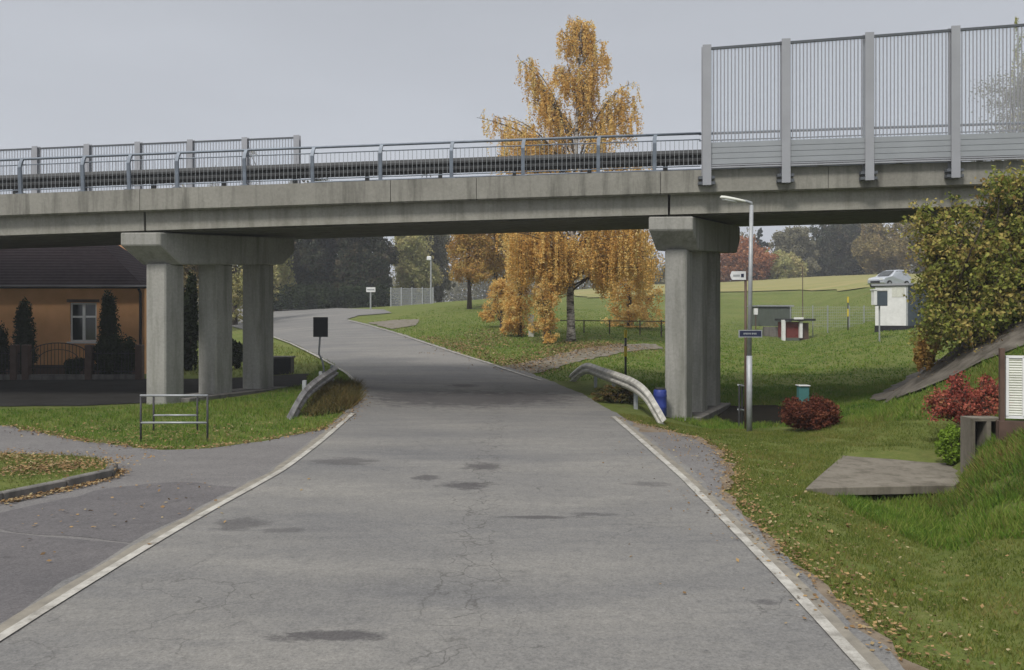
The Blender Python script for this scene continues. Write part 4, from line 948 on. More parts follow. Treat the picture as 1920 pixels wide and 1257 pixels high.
mb = MB(); mb.box(a.x - .13, a.x + .13, 59.9, 60.1, a.z - .25, a.z + .22); eb = empty('notice_board', (a.x, 60, zg), 'tiny white notice board on a post left of the green grey shed', 'board'); mb.build('board', M['white'], eb)
mb = MB(); mb.tube([(a.x, 60, zg - .3), (a.x, 60, a.z - .25)], .04, 6); mb.build('post', M['brown'], eb)
# wire fence beyond
wd = 59; wfz = [(1524, 625), (1552, 627), (1580, 623), (1610, 620), (1640, 616)]
wf_ = empty('wire_fence', (X(1552, wd), wd, hz(X(1552, wd), wd)), 'low wire mesh fence with thin posts right of the red hut', 'fence')
for px_ in (1482, 1524, 1552, 1592, 1620, 1650, 1690):
    x = X(px_, wd); mb = MB(); mb.tube([(x, wd, hz(x, wd) - .3), (x, wd, Z(573, wd))], .035, 6); mb.build('post', M['galv'], wf_)
mb = MB(); xa, xb = X(1482, wd), X(1690, wd); zl = hz((xa + xb) / 2, wd); zh = Z(575, wd)
for k in range(8): z = zl + .15 + (zh - zl - .2) * k / 7; mb.tube([(xa, wd + .04, z), (xb, wd + .04, z)], .009, 4, False)
for k in range(56): x = xa + (xb - xa) * k / 55; mb.tube([(x, wd + .04, zl), (x, wd + .04, zh)], .006, 4, False)
mb.build('mesh', M['galv'], wf_)
# marker posts
def marker(label, px, D, y0, y1):
    x = X(px, D); z0 = hz(x, D); z1 = Z(y1, D); H_ = z1 - z0
    root = empty('marker_post', (x, D, z0), label, 'marker post', 'yellow banded marker posts')
    mb = MB(); mb.tube([(x, D, z0 - .2), (x, D, z1)], .045, 8); po = mb.build('pole', M['iron'], root, smooth=True)
    for f0, f1 in ((.83, 1.0), (.42, .64)):
        mb = MB(); mb.tube([(x, D, z0 + H_ * f0), (x, D, z0 + H_ * f1 + .005)], .062, 8); mb.build('band', M['yellow'], root)
marker('yellow and black marker post standing behind the right guardrail', 1173, 31, 700, 619)
marker('yellow and black marker post by the wire fence left of the kiosk', 1590, 56, 630, 557)
x = X(1505, 70); mb = MB(); mb.tube([(0, 0, -.3), (0, 0, Z(500, 70) - hz(x, 70))], [.05, .03], 6); tag(mb.build('pole', M['brown'], None, rel=(0, 0, 0)), 'thin brown stake standing in the field behind the red hut', 'pole').location = (x, 70, hz(x, 70))
x = X(1143, 40); z0 = hz(x, 40); fpz = empty('field_fence', (x, 40, z0), 'thin dark rail fence in the meadow behind the big birch', 'fence')
for px_ in (1095, 1143, 1200, 1240):
    xx = X(px_, 50); mb = MB(); mb.tube([(xx, 50, hz(xx, 50) - .2), (xx, 50, Z(600, 50))], .045, 6); mb.build('post', M['bark'], fpz)
mb = MB(); mb.tube([(X(1040, 50), 50, Z(601, 50)), (X(1340, 50), 50, Z(604, 50))], .035, 6); mb.build('rail', M['bark'], fpz)
# white stone, far sign, far lamp, fence
a = at(996, 610, 47); z0 = hz(a.x, 47); mb = MB(); mb.box(-.17, .17, -.1, .1, -.2, Z(590, 47) - z0); o = mb.build('marker_stone', M['offwhite'], None, bevel=.03, rel=(0, 0, 0)); o.location = (a.x, 47, z0); tag(o, 'white marker stone among the small orange trees by the road', 'stone')
a = at(695, 582, 84); z0 = hz(a.x, 84)
fs = empty('town_sign', (a.x, 84, z0), 'distant white rectangular town sign where the road bends away', 'sign')
mb = MB(); mb.box(X(687, 84), X(704, 84), 83.9, 83.95, Z(548, 84), Z(539, 84)); pnl = mb.build('panel', M['white'], fs)
mb = MB(); mb.box(X(689, 84), X(702, 84), 83.88, 83.897, Z(544.6, 84), Z(542.4, 84)); mb.build('lettering', M['galv'], pnl)
mb = MB(); mb.tube([(a.x, 84, z0 - .3), (a.x, 84, Z(548, 84))], .09, 6); mb.build('post', M['galv'], fs)
a = at(808, 566, 88); z0 = hz(a.x, 88)
fl = empty('street_lamp', (a.x, 88, z0), 'distant slim street lamp in front of the pale trees', 'street lamp')
mb = MB(); mb.tube([(a.x, 88, z0 - .3), (a.x, 88, Z(486, 88))], [.11, .08], 8); mb.build('pole', M['galv'], fl)
mb = MB(); mb.box(a.x - .45, a.x + .05, 87.85, 88.15, Z(489, 88), Z(481, 88)); mb.build('lamp_head', M['lens'], fl, bevel=.08)
ff = empty('mesh_fence', (X(770, 90), 90, hz(X(770, 90), 90)), 'grey mesh fence on the bank below the distant lamp', 'fence')
mb = MB(); x0, x1 = X(733, 90), X(812, 90); zA = hz((x0 + x1) / 2, 90) - .1
for k in range(40): x = x0 + (x1 - x0) * k / 39; mb.box(x - .025, x + .025, 89.98, 90.02, zA, Z(541, 90))
for k in range(8): z = zA + (Z(541, 90) - zA) * k / 7; mb.box(x0, x1, 90.021, 90.05, z - .02, z + .02)
mb.build('mesh', M['galv'], ff)
for k in range(5): x = x0 + (x1 - x0) * k / 4; mb = MB(); mb.box(x - .07, x + .07, 89.9, 89.97, zA - .3, Z(539, 90)); mb.build('post', M['galv'], ff)

# ------------------------------------------------------------------ house on the left
HD = 33.0; hx1 = X(271, HD); hx0 = -31.0; ze = Z(536, HD)
ho = empty('house', ((hx0 + hx1) / 2, HD, 0), 'orange rendered house with a dark hipped roof behind the left pillars', 'house')
wx0, wx1, wz0, wz1 = X(131, HD), X(181, HD), Z(641, HD), Z(568, HD)
mb = MB()
def wall_with_holes(mb, x0, x1, z0, z1, y, holes, th=.35):
    xs = sorted({x0, x1} | {q for h_ in holes for q in h_[:2]})
    for a, b_ in zip(xs[:-1], xs[1:]):
        hh = [h_ for h_ in holes if h_[0] <= a + 1e-6 and h_[1] >= b_ - 1e-6]
        if not hh: mb.box(a, b_, y, y + th, z0, z1)
        else: mb.box(a, b_, y, y + th, z0, hh[0][2]); mb.box(a, b_, y, y + th, hh[0][3], z1)
holes = [(wx0, wx1, wz0, wz1), (wx0 - 4.2, wx1 - 4.2, wz0, wz1), (wx0 - 8.2, wx1 - 8.2, wz0, wz1)]
wall_with_holes(mb, hx0, hx1, -.3, ze, HD, holes)
mb.box(hx1 - .35, hx1, HD + .352, HD + 3.3, -.3, ze); mb.box(hx0, hx0 + .35, HD + .352, HD + 3.3, -.3, ze); mb.box(hx0, hx1, HD + 3.302, HD + 3.6, -.3, ze)
mb.build('wall', M['orange'], ho)
mb = MB(); ov = .35; ry = HD + 1.9; zr = Z(410, HD + 2.3); zb = ze - .02
A = [(hx0 - ov, HD - ov, zb), (hx1 + .12, HD - ov, zb), (hx1 + .12, HD + 4.0, zb), (hx0 - ov, HD + 4.0, zb), (hx0 + 3.4, ry, zr), (X(150, HD + 2.3), ry, zr)]
mb.add(A, [(0, 1, 5, 4), (1, 2, 5), (2, 3, 4, 5), (3, 0, 4), (3, 2, 1, 0)]); rf = mb.build('roof', M['roof'], ho)
mb = MB(); mb.tube([(hx0 - .3, HD - ov - .05, ze - .06), (hx1 + .3, HD - ov - .05, ze - .06)], .07, 8); mb.build('gutter', M['black'], rf)
mb = MB(); mb.tube([(hx1 - .12, HD - .1, 0), (hx1 - .12, HD - .1, ze - .3), (hx1 - .1, HD - ov, ze - .08)], .06, 8); mb.build('downpipe', M['black'], ho)
mb = MB(); mb.box(hx0, hx1, HD - .03, HD - .003, -.3, .42); mb.build('plinth', M['brown'], ho)
for (a, b_, z0, z1) in holes:
    mb = MB(); t_ = .07; m_ = (a + b_) / 2; zt2 = z0 + (z1 - z0) * .64
    for q in ((a, a + t_, z0, z1), (b_ - t_, b_, z0, z1), (a + t_, b_ - t_, z0, z0 + t_), (a + t_, b_ - t_, z1 - t_, z1), (m_ - .06, m_ + .06, z0 + t_, z1 - t_)): mb.box(q[0], q[1], HD + .06, HD + .14, q[2], q[3])
    mb.box(a + t_, m_ - .061, HD + .065, HD + .13, zt2 - .04, zt2 + .04); mb.box(m_ + .061, b_ - t_, HD + .065, HD + .13, zt2 - .04, zt2 + .04)
    wi = mb.build('window', M['white'], ho)
    mb = MB(); mb.box(a + .02, b_ - .02, HD + .09, HD + .10, z0 + .02, z1 - .02); mb.build('pane', M['glass_dark'], wi)
    mb = MB(); mb.box(a - .08, b_ + .08, HD - .10, HD + .04, z0 - .07, z0 - .002); mb.build('sill', M['white'], wi)
    mb = MB(); mb.box(a - .12, b_ + .12, HD - .02, HD - .002, z1 + .02, z1 + .14); mb.build('lintel', M['brown'], wi)
# neighbour's house, only the roof verge shows
nh = empty('house', (X(150, 46), 46, .2), 'pale house with an orange tiled roof, partly hidden behind the dark roofed house', 'house')
ND = 46; na = at(200, 452, ND); nb_ = at(290, 535, ND)
mb = MB(); mb.box(-36, nb_.x - .5, ND, ND + 3, 0, nb_.z); mb.build('wall', M['beige'], nh)
mb = MB(); mb.add([(-36, ND - .4, nb_.z), (nb_.x, ND - .4, nb_.z), (nb_.x, ND + 3.4, nb_.z), (-36, ND + 3.4, nb_.z), (-30, ND + 1.5, at(0, 405, ND).z), (at(157, 0, ND).x, ND + 1.5, at(0, 405, ND).z + .3)], [(0, 1, 5, 4), (1, 2, 5), (2, 3, 4, 5), (3, 0, 4), (3, 2, 1, 0)]); mb.build('roof', M['roof2'], nh)
# garden fence of the house
FD = 30.4; ifn = empty('iron_fence', (X(150, FD), FD, 0), 'dark iron garden fence with an arched gate in front of the orange house', 'fence')
f0, f1 = X(-420, FD), X(268, FD)
for px_ in (-300, -180, -60, 28, 50, 168, 262):
    mb = MB(); x = X(px_, FD); mb.box(x - .13, x + .13, FD - .13, FD + .13, -.2, 1.35); mb.build('fence_post', M['brown'], ifn, bevel=.02)
mb = MB(); mb.box(f0, f1, FD - .08, FD + .08, -.2, .22); mb.build('base_wall', M['kerb'], ifn)
mb = MB()
x = f0
while x < f1:
    if not X(52, FD) < x < X(166, FD): mb.tube([(x, FD, .2), (x, FD, 1.12)], .012, 5)
    x += .13
for z in (.32, 1.0): mb.box(f0, X(50, FD), FD - .015, FD + .015, z, z + .035); mb.box(X(168, FD), f1, FD - .015, FD + .015, z, z + .035)
mb.build('bars', M['iron'], ifn)
ga, gb = X(56, FD), X(163, FD); gm = (ga + gb) / 2; hw = (gb - ga) / 2
mb = MB(); arc = [(gm + hw * math.cos(q), FD, 1.0 + .42 * math.sin(q)) for q in np.linspace(math.pi, 0, 15)]; mb.tube(arc, .02, 6)
arc2 = [(gm + hw * .72 * math.cos(q), FD, .75 + .42 * math.sin(q)) for q in np.linspace(math.pi, 0, 13)]; mb.tube(arc2, .014, 6)
for k in range(17):
    t_ = -1 + 2 * k / 16; mb.tube([(gm + hw * t_, FD, .22), (gm + hw * t_, FD, 1.0 + .42 * math.sqrt(max(0, 1 - t_ * t_)))], .011, 5)
mb.tube([(ga, FD, .5), (gb, FD, .5)], .016, 6); mb.build('gate', M['iron'], ifn)

# ------------------------------------------------------------------ vegetation
def bush(name, label, px, py, D, wpx, hpx, mat, n, size, group=None, kind='dome', cat='bush', depth=.9):
    x = X(px, D); z0 = hz(x, D); r_ = wpx / 2 / F * D; H_ = Z(py - hpx, D) - z0
    if kind == 'dome': B_ = [(0, 0, H_ * .48, r_ * .82, r_ * depth * .8, H_ * .46)] + [(math.cos(a) * r_ * .55, math.sin(a) * r_ * .5, H_ * rng.uniform(.3, .65), r_ * .38, r_ * .38, H_ * .3) for a in np.linspace(0, 5.6, 8)]
    elif kind == 'col': B_ = [(0, 0, H_ * .5, r_ * .8, r_ * .8, H_ * .47), (0, 0, H_ * .3, r_ * .9, r_ * .9, H_ * .28), (0, 0, H_ * .75, r_ * .6, r_ * .6, H_ * .24)]
    else: B_ = [(math.cos(a) * r_ * .6 * q, math.sin(a) * r_ * .6 * q, H_ * rng.uniform(.2, .75), r_ * .38, r_ * .38, H_ * .25) for a, q in zip(np.linspace(0, 22, 16), rng.uniform(.3, 1.1, 16))] + [(0, 0, H_ * .4, r_ * .6, r_ * .6, H_ * .35)]
    return make_tree(name, label, cat, (x, D, z0), H_, r_, B_, mat, n, size, trunk=True, tr=.035, group=group, cl=25, sig=.14, top=.6)
bush('round_bush', 'round dark maroon bush on the verge right of the street lamp', 1520, 805, 17.3, 114, 62, 'maroon', 15000, .028)
rx_ = X(1822, 14.2); rz_ = hz(rx_, 14.2)
RT = [(math.cos(a_) * q_ * .78, math.sin(a_) * q_ * .6, .18 + .78 * (1 - q_ ** 2 * .75) * z_) for a_, q_, z_ in zip(rng.uniform(0, 6.28, 90), rng.uniform(.05, 1, 90) ** .5, rng.uniform(.35, 1, 90))]
spray_tree('red_shrub', 'bright red sprawling shrub in front of the white slat fence', 'bush', (rx_, 14.2, rz_), RT, [(-.2, 0, .15), (.15, .05, .15), (0, -.1, .12)], 'red', .027, 6, 24, .02, (.10, .26), .3)
bush('leafy_plant', 'small lime green plant below the red shrub', 1788, 822, 13.2, 66, 30, 'lime', 3500, .03, cat='plant')
# olive tree on the embankment
ox = X(1850, 18.8); oz = hz(ox, 18.8)
def W3(px, py, D=18.8): p = at(px, py, D); return (p.x - ox, D - 18.8, p.z - oz)
OB = []
for (px_, py, rp, D_) in ((1755, 440, 34, 19.5), (1800, 430, 42, 19), (1760, 490, 40, 18.5), (1830, 480, 48, 18), (1888, 420, 46, 17.8), (1925, 380, 42, 17.5), (1900, 480, 50, 17.5), (1790, 540, 46, 18.5), (1850, 560, 52, 18), (1745, 585, 26, 18.3), (1770, 620, 34, 18.2), (1820, 600, 34, 17.9), (1910, 550, 50, 17.3), (1745, 640, 20, 18.4), (1728, 455, 16, 18.6), (1730, 545, 15, 18.6), (1960, 450, 60, 17.5), (1985, 350, 40, 17.6), (2010, 540, 60, 17), (1876, 365, 18, 17.5), (1735, 500, 20, 19), (1722, 520, 17, 18.8), (1722, 478, 15, 18.8), (1716, 440, 12, 19), (1728, 420, 12, 19), (1726, 600, 18, 18.7), (1728, 640, 16, 18.6), (1905, 352, 20, 17.5), (1900, 520, 60, 20), (1830, 520, 60, 20.2), (1760, 560, 40, 20)):
    p = W3(px_, py, D_); r_ = rp / F * D_ * .97; OB.append((*p, r_, r_ * 1.2, r_))
OT = []
for b_ in OB:
    for d_ in unit(9 if b_[3] > .45 else 6): OT.append((b_[0] + b_[3] * d_[0] * .85, b_[1] + b_[4] * d_[1] * .9, max(.3, b_[2] + b_[5] * d_[2] * .85)))
OT = [(x_ + (.45 if x_ < -.9 and z_ < 2.6 else 0), y_, z_) for x_, y_, z_ in OT]
OT = [(x_ if x_ > X(1725, 18.8) - ox else X(1725, 18.8) - ox + abs(rng.normal()) * .5, y_, z_) for x_, y_, z_ in OT]
spray_tree('olive_leaved_tree', 'large bushy tree with olive and yellowing leaves on the embankment under the bridge end', 'tree', (ox, 18.8, oz), OT, [(-.9, 0, 1.0), (-.3, .3, 1.4), (.4, -.2, 1.3), (1.2, .1, 1.2), (.1, .5, 1.0)], 'olive', .046, 7, 26, .07)
bush('rusty_shrub', 'rusty orange shrub at the foot of the olive tree', 1738, 660, 19.9, 48, 66, 'orange', 3200, .045)

# garden shrubs by the house
bush('clipped_column_shrub', 'dark clipped column shrub left of the house window, near the left edge', 46, 700, 31.4, 42, 138, 'hedge', 9000, .05, 'clipped shrubs in front of the orange house', 'col')
bush('clipped_column_shrub', 'dark clipped column shrub just right of the house window', 204, 700, 31.6, 40, 150, 'hedge', 9000, .05, 'clipped shrubs in front of the orange house', 'col')
bush('clipped_round_shrub', 'wide dark rounded hedge in front of the house by the first pillar', 220, 700, 31.0, 92, 76, 'hedge', 12000, .05, 'clipped shrubs in front of the orange house')
bush('tall_shrub', 'tall dark shrub seen between the first and second left pillars', 352, 720, 34.5, 52, 215, 'hedge', 12000, .07, kind='loose')
bush('tall_shrub', 'dark shrub seen between the second and third left pillars', 441, 705, 34.5, 40, 72, 'hedge', 6000, .07, kind='loose')
bush('clipped_cone_shrub', 'dark conical shrub cut off by the left edge of the picture', -6, 700, 31.2, 54, 92, 'hedge', 8000, .05, 'clipped shrubs in front of the orange house', 'col')
bush('clipped_round_shrub', 'low dark shrub in the garden under the house window', 140, 700, 31.5, 40, 32, 'hedge', 3000, .05, 'clipped shrubs in front of the orange house')

# the big birch
BD = 45; bxx, byy = X(1071, BD), BD; bz = hz(bxx, byy)
birch = empty('birch_tree', (bxx, byy, bz), 'tall golden birch with drooping branches standing behind the bridge by the road', 'tree')
def BP(px, py, dy=0): p = at(px, py, BD); return np.array([p.x - bxx, dy, p.z - bz])
trunk_pts = [np.array([0, 0, -.4]), np.array([0, 0, .6]), BP(1069, 560), BP(1072, 470), BP(1076, 380), BP(1080, 280), BP(1084, 180), BP(1088, 90), BP(1090, 40)]
mb = MB(); mb.tube([tuple(p) for p in trunk_pts], [.34, .24, .21, .19, .165, .13, .09, .05, .02], 10); mb.build('trunk', M['birch'], birch, smooth=True, rel=(0, 0, 0))
def on_trunk(py):
    zz = BP(1075, py)[2]; zs_ = [p[2] for p in trunk_pts]; return np.array([np.interp(zz, zs_, [p[0] for p in trunk_pts]), 0, zz])
limbs = [(1088, 26, 70, .6), (1070, 34, 80, .6), (1052, 58, 120, 1), (1110, 52, 110, 1), (978, 118, 300, .8), (990, 140, 300, .8), (1190, 175, 330, .8), (918, 225, 350, .8), (935, 250, 360, .8), (1132, 95, 190, 1), (1040, 120, 200, 1), (1128, 65, 140, .8), (1095, 40, 70, .7), (1020, 185, 260, .9), (985, 112, 300, 1), (1000, 150, 290, .9), (1180, 155, 320, 1), (1163, 170, 330, .8), (1200, 215, 350, 1), (1150, 230, 330, .8), (925, 215, 340, 1), (948, 232, 350, 1), (965, 245, 360, .9), (1010, 240, 350, 1), (1060, 200, 300, 1), (1110, 190, 280, 1), (1090, 130, 220, 1),
         (1045, 250, 380, 1.2), (1130, 260, 380, 1.2), (1205, 300, 420, 1), (1225, 345, 440, 1), (1240, 400, 470, 1), (930, 300, 420, 1), (945, 360, 450, 1.2), (935, 410, 470, 1.2), (960, 440, 490, 1), (990, 330, 430, 1.2), (1010, 400, 480, 1.2), (1160, 330, 440, 1.2), (1190, 400, 490, 1.2), (1235, 460, 520, 1), (1210, 470, 530, 1), (1045, 430, 500, 1.2), (1110, 430, 500, 1.2), (1145, 470, 530, 1), (985, 480, 540, 1), (1020, 500, 550, 1), (1180, 500, 550, .8), (950, 450, 500, 1.2), (975, 425, 480, 1.2), (1035, 470, 530, 1.2), (1060, 440, 500, 1), (1000, 450, 510, 1.2), (1095, 480, 540, 1), (1215, 430, 500, 1.2), (1160, 440, 500, 1.2), (1238, 500, 540, .8), (1125, 400, 470, 1.2), (1075, 330, 420, 1), (1030, 330, 420, 1), (1185, 290, 400, 1), (965, 290, 400, 1.2), (1195, 180, 330, .7), (995, 200, 320, 1), (1060, 120, 210, 1), (1110, 140, 220, 1), (1120, 160, 250, 1)]
SP, TP, tw = [], [], MB()
for (px_, py, st, wt) in limbs:
    for rep in range(2 if py > 220 else 1):
        dy = rng.uniform(-1, 1) * (.6 if py < 200 else 2.6); a = on_trunk(st); b_ = BP(px_ + rng.normal() * (3 + rep * 8), py + rng.normal() * 3 + rep * 10, dy)
        n_ = 12; L_ = np.linalg.norm(b_ - a); pts = []
        for k in range(n_ + 1):
            t_ = k / n_; p = a + (b_ - a) * np.array([t_, t_, t_ ** .8]); p[2] += .10 * L_ * math.sin(t_ * math.pi); pts.append(p)
        tw.tube([tuple(p) for p in pts], list(np.linspace(.03 + .005 * L_, .010, n_ + 1)), 5)
        ns_ = int((28 if py > 220 else 46) * wt)
        for _ in range(ns_):
            t_ = rng.uniform(.25, 1) ** .8; k = t_ * n_; i = min(int(k), n_ - 1); p = pts[i] + (pts[i + 1] - pts[i]) * (k - i)
            off = rng.normal(size=3) * .28 * (1.2 - t_ * .4); off[2] *= .6; q = p + off
            sl_ = rng.uniform(.5, 2.4) * (1.35 if py > 330 else (.9 if py > 220 else .7)); sw = rng.normal(size=2) * .12
            lo_ = 2.2 + 1.3 * (.5 + .5 * math.sin(q[0] * 2.6)) + rng.uniform(0, .8)
            if q[2] - sl_ < lo_: sl_ = max(.2, q[2] - lo_)
            m_ = int(sl_ * rng.uniform(16, 62)) + 2; tt = rng.uniform(0, 1, m_)
            sp__ = q[None] + np.stack([sw[0] * tt, sw[1] * tt, -sl_ * tt], 1) + rng.normal(size=(m_, 3)) * np.array([.05, .05, .04])
            SP.append(sp__); ctint = rng.uniform(0, 1); TP.append(np.clip(ctint * .6 + rng.uniform(0, .4, m_), 0, 1))
            if rng.uniform() < .35: tw.tube([tuple(p), tuple(q), tuple(q + np.array([sw[0], sw[1], -sl_]))], [.012, .009, .004], 3, False)
tw.build('branches', M['bark'], birch, rel=(0, 0, 0))
cloud_mesh('crown', leaf_quads(np.concatenate(SP), .052, .7), 4, np.concatenate(TP), L['birch'], birch)

# other trees beyond the bridge
G1 = 'autumn trees beyond the bridge'
auto_tree('orange_tree', 'orange leaved tree with two dark stems left of the big birch', 880, 68, 100, 345, 'round', 'orange', 26000, .085, G1)
auto_tree('orange_tree', 'olive orange tree between the pale trees and the big birch', 930, 72, 110, 352, 'round', 'orange', 24000, .09, G1)
auto_tree('small_orange_tree', 'low golden orange tree with dark stem by the road left of the birch', 940, 52, 76, 515, 'round', 'birch', 11000, .055, G1, tr=.11)
auto_tree('small_orange_tree', 'orange young tree beside the white marker stone', 975, 47, 70, 440, 'bushy', 'birch', 16000, .052, G1, tr=.10)
auto_tree('small_orange_tree', 'slender orange tree just left of the big birch trunk', 1022, 43.5, 64, 430, 'bushy', 'birch', 13000, .05, G1, tr=.10)
auto_tree('orange_tree', 'golden tree right behind the big birch, reaching the bridge pillar', 1180, 56, 130, 400, 'bushy', 'birch', 14000, .085, G1)
auto_tree('pale_tree', 'pale yellow green willow behind the distant street lamp', 775, 108, 95, 345, 'bushy', 'pale', 34000, .17, G1)
auto_tree('pale_tree', 'pale brownish tree behind the distant mesh fence', 825, 115, 70, 370, 'bushy', 'grey', 22000, .18, G1)
auto_tree('pale_tree', 'pale yellow tree seen between the left bridge pillars', 440, 70, 110, 320, 'bushy', 'pale', 14000, .14, G1)
auto_tree('pale_tree', 'light yellow tree behind the roof of the orange house', 340, 62, 130, 330, 'bushy', 'tan', 16000, .13, G1, cat='tree')
for k, (px_, D_, wp, yt, mt, lb) in enumerate(((560, 100, 130, 330, 'dark', 'dark purplish green tree left of the far road bend'), (622, 104, 120, 318, 'dark', 'dark green tree above the far road bend'), (678, 99, 110, 330, 'dark', 'dark green tree behind the distant town sign'), (518, 94, 70, 400, 'pale', 'thin greenish tree at the edge of the dark trees'))):
    auto_tree('dense_tree' if mt == 'dark' else 'thin_tree', lb, px_, D_, wp, yt, 'bushy', mt, 40000 if mt == 'dark' else 9000, .18, 'dark trees beyond the far road bend')
for px_, yt, lb in ((400, 242, 'thin treetop rising behind the far noise barrier'), (471, 226, 'second thin treetop behind the right end of the far noise barrier'), (545, 290, 'small green treetop right beside the end of the far noise barrier'), (800, 252, 'faint treetop showing above the middle of the bridge railing')):
    auto_tree('thin_tree', lb, px_, 125, 40, yt, 'round', 'grey', 3000, .14, 'treetops behind the bridge')
for px_, D_, wp, yt, kd_, mt, lb in ((1392, 150, 130, 452, 'bushy', 'rust', 'rusty red tree at the far field edge behind the lamp pole'), (1425, 165, 70, 424, 'cone', 'fir', 'dark fir behind the rusty red tree'), (1488, 155, 84, 415, 'bushy', 'grey', 'pale grey tree between the fir and the dark green tree'), (1572, 160, 116, 408, 'bushy', 'dark', 'broad dark green tree at the far field edge'), (1655, 150, 100, 400, 'bushy', 'tan', 'tan and olive tree behind the silver car'), (1735, 140, 110, 395, 'bushy', 'tan', 'tan tree mostly hidden behind the olive tree'), (1530, 175, 50, 420, 'cone', 'dark', 'narrow conifer beside the broad dark green tree'), (1265, 150, 70, 500, 'bushy', 'grey', 'low pale tree behind the right pillar'), (1460, 150, 90, 480, 'bushy', 'pale', 'low pale shrubby tree at the field edge'), (1620, 165, 90, 440, 'bushy', 'pale', 'pale olive tree right of the broad dark green tree'), (1850, 150, 140, 380, 'bushy', 'tan', 'tan tree far behind the olive tree')):
    auto_tree('field_edge_tree' if kd_ != 'cone' else 'conifer_tree', lb, px_, D_, wp, yt, kd_, mt, 26000, .24, 'trees along the far field edge')
# thin tall trees on the right behind the noise barrier
auto_tree('tall_thin_tree', 'tall sparse grey brown tree behind the noise barrier at the right edge', 1895, 62, 190, 62, 'bushy', 'grey', 20000, .085, None, tr=.2, cl=22)
auto_tree('tall_thin_tree', 'slender treetop poking above the noise barrier at the top right corner', 1912, 66, 52, 12, 'column', 'olive', 7000, .085, None, tr=.18)

# ------------------------------------------------------------------ grass blades and leaf litter
HARD = [ROAD, SIDE, LAY, VERGE, LAYBY, MUD, sl, PATH, isl]
def blades(name, outline, n, hgt, wid, mat, avoid=HARD, z0=0.0, lean=.5, flat_z=None, lab=None, fade=None):
    o_ = np.array(outline); lo, hi = o_.min(0), o_.max(0); P = rng.uniform(lo, hi, (int(n * 1.0), 2)); P = P[inside(P, outline)]
    for a in avoid: P = P[~inside(P, a)]
    bare = np.sin(P[:, 0] * 3.1 + 2 * np.sin(P[:, 1] * 1.9)) * np.sin(P[:, 1] * 4.3 + 1.5 * np.sin(P[:, 0] * 2.3)) + .5 * np.sin(P[:, 0] * 9 + P[:, 1] * 7)
    P = P[rng.uniform(0, 1, len(P)) > np.clip(bare * 1.1 - .35, 0, .85)]
    if fade: P = P[rng.uniform(0, 1, len(P)) > np.clip((P[:, 1] - fade[0]) / (fade[1] - fade[0]), 0, 1)]
    Zg = h(P[:, 0], P[:, 1]) if flat_z is None else np.full(len(P), flat_z)
    cl = (np.sin(P[:, 0] * 2.1 + 1) * np.sin(P[:, 1] * 1.7) + np.sin(P[:, 0] * .6) * np.sin(P[:, 1] * .9 + 2) + 2) / 4
    H_ = hgt * rng.uniform(.4, 1.2, len(P)) * (.55 + .9 * cl); a = rng.uniform(0, 2 * np.pi, len(P)); w_ = wid * rng.uniform(.6, 1.3, len(P))
    dx, dy = np.cos(a) * w_, np.sin(a) * w_; lx_, ly_ = rng.normal(size=(2, len(P))) * H_ * lean
    V = np.stack([np.stack([P[:, 0] - dx, P[:, 1] - dy, Zg - .01], 1), np.stack([P[:, 0] + dx, P[:, 1] + dy, Zg - .01], 1), np.stack([P[:, 0] + lx_, P[:, 1] + ly_, Zg + H_], 1)], 1)
    p3 = (np.sin(P[:, 0] * 5.3 + 3 * np.sin(P[:, 1] * 2.2)) * np.sin(P[:, 1] * 4.1 + 1) + 1) / 2
    t_ = np.clip(cl * .45 + p3 * .28 + rng.uniform(-.15, .45, len(P)), 0, 1)
    o = cloud_mesh(name, V, 3, t_, L[mat]); return tag(o, lab, 'grass', None, 'stuff')
near_r_zone = [g(1150, 775), g(1240, 790), (5.5, 17.5), (12.5, 17.5), (12, 13), (9, 6), (8, 3.4), (2.8, 3.4), (2.6, 12)]
blades('grass_tufts', near_r_zone, 330000, .045, .006, 'blade', lab='short green grass with fallen leaves on the right verge')
bank = [g(1560, 925), g(1700, 935), g(1740, 900), g(1830, 850), (9, 13), (11, 11), (9, 7), (7, 6.6), g(1700, 1010), g(1600, 960)]
blades('grass_tufts', bank, 90000, .12, .009, 'bladelush', lab='long lush grass on the bank right of the driveway slab')
slope = [g(1230, 775), (4, 29), (18, 29), (19, 17.2), (12, 14), g(1700, 790), g(1500, 800), g(1400, 805)]
blades('grass_tufts', slope, 130000, .11, .012, 'bladelush', avoid=HARD + [CH], lab='long green grass around the right pillar and up the embankment')
left_zone = [g(-100, 770), g(250, 764), g(330, 758), (-7.5, 24), (-7.5, 28), (-7.9, 34), (-6.5, 34), (-4.8, 26), (-4.4, 24), (-4.2, 19), g(600, 815), g(300, 846), g(0, 800)]
blades('grass_tufts', left_zone, 90000, .09, .009, 'bladelush', avoid=[ROAD, SIDE, STREET], lab='green grass patch around the tubular rack and left pillars')
blades('grass_tufts', isl, 30000, .05, .006, 'blade', avoid=[], flat_z=.115, lab='short yellowing grass on the kerbed island at the left edge')
far_zone = [g(1040, 715), g(760, 633), g(690, 605), g(850, 572), (0, 78), (40, 78), (34, 29), (4, 29)]
blades('grass_tufts', far_zone, 200000, .08, .03, 'bladelush', fade=(38, 76), lab='meadow grass beyond the bridge', avoid=[ROAD, PATH, PATH2])
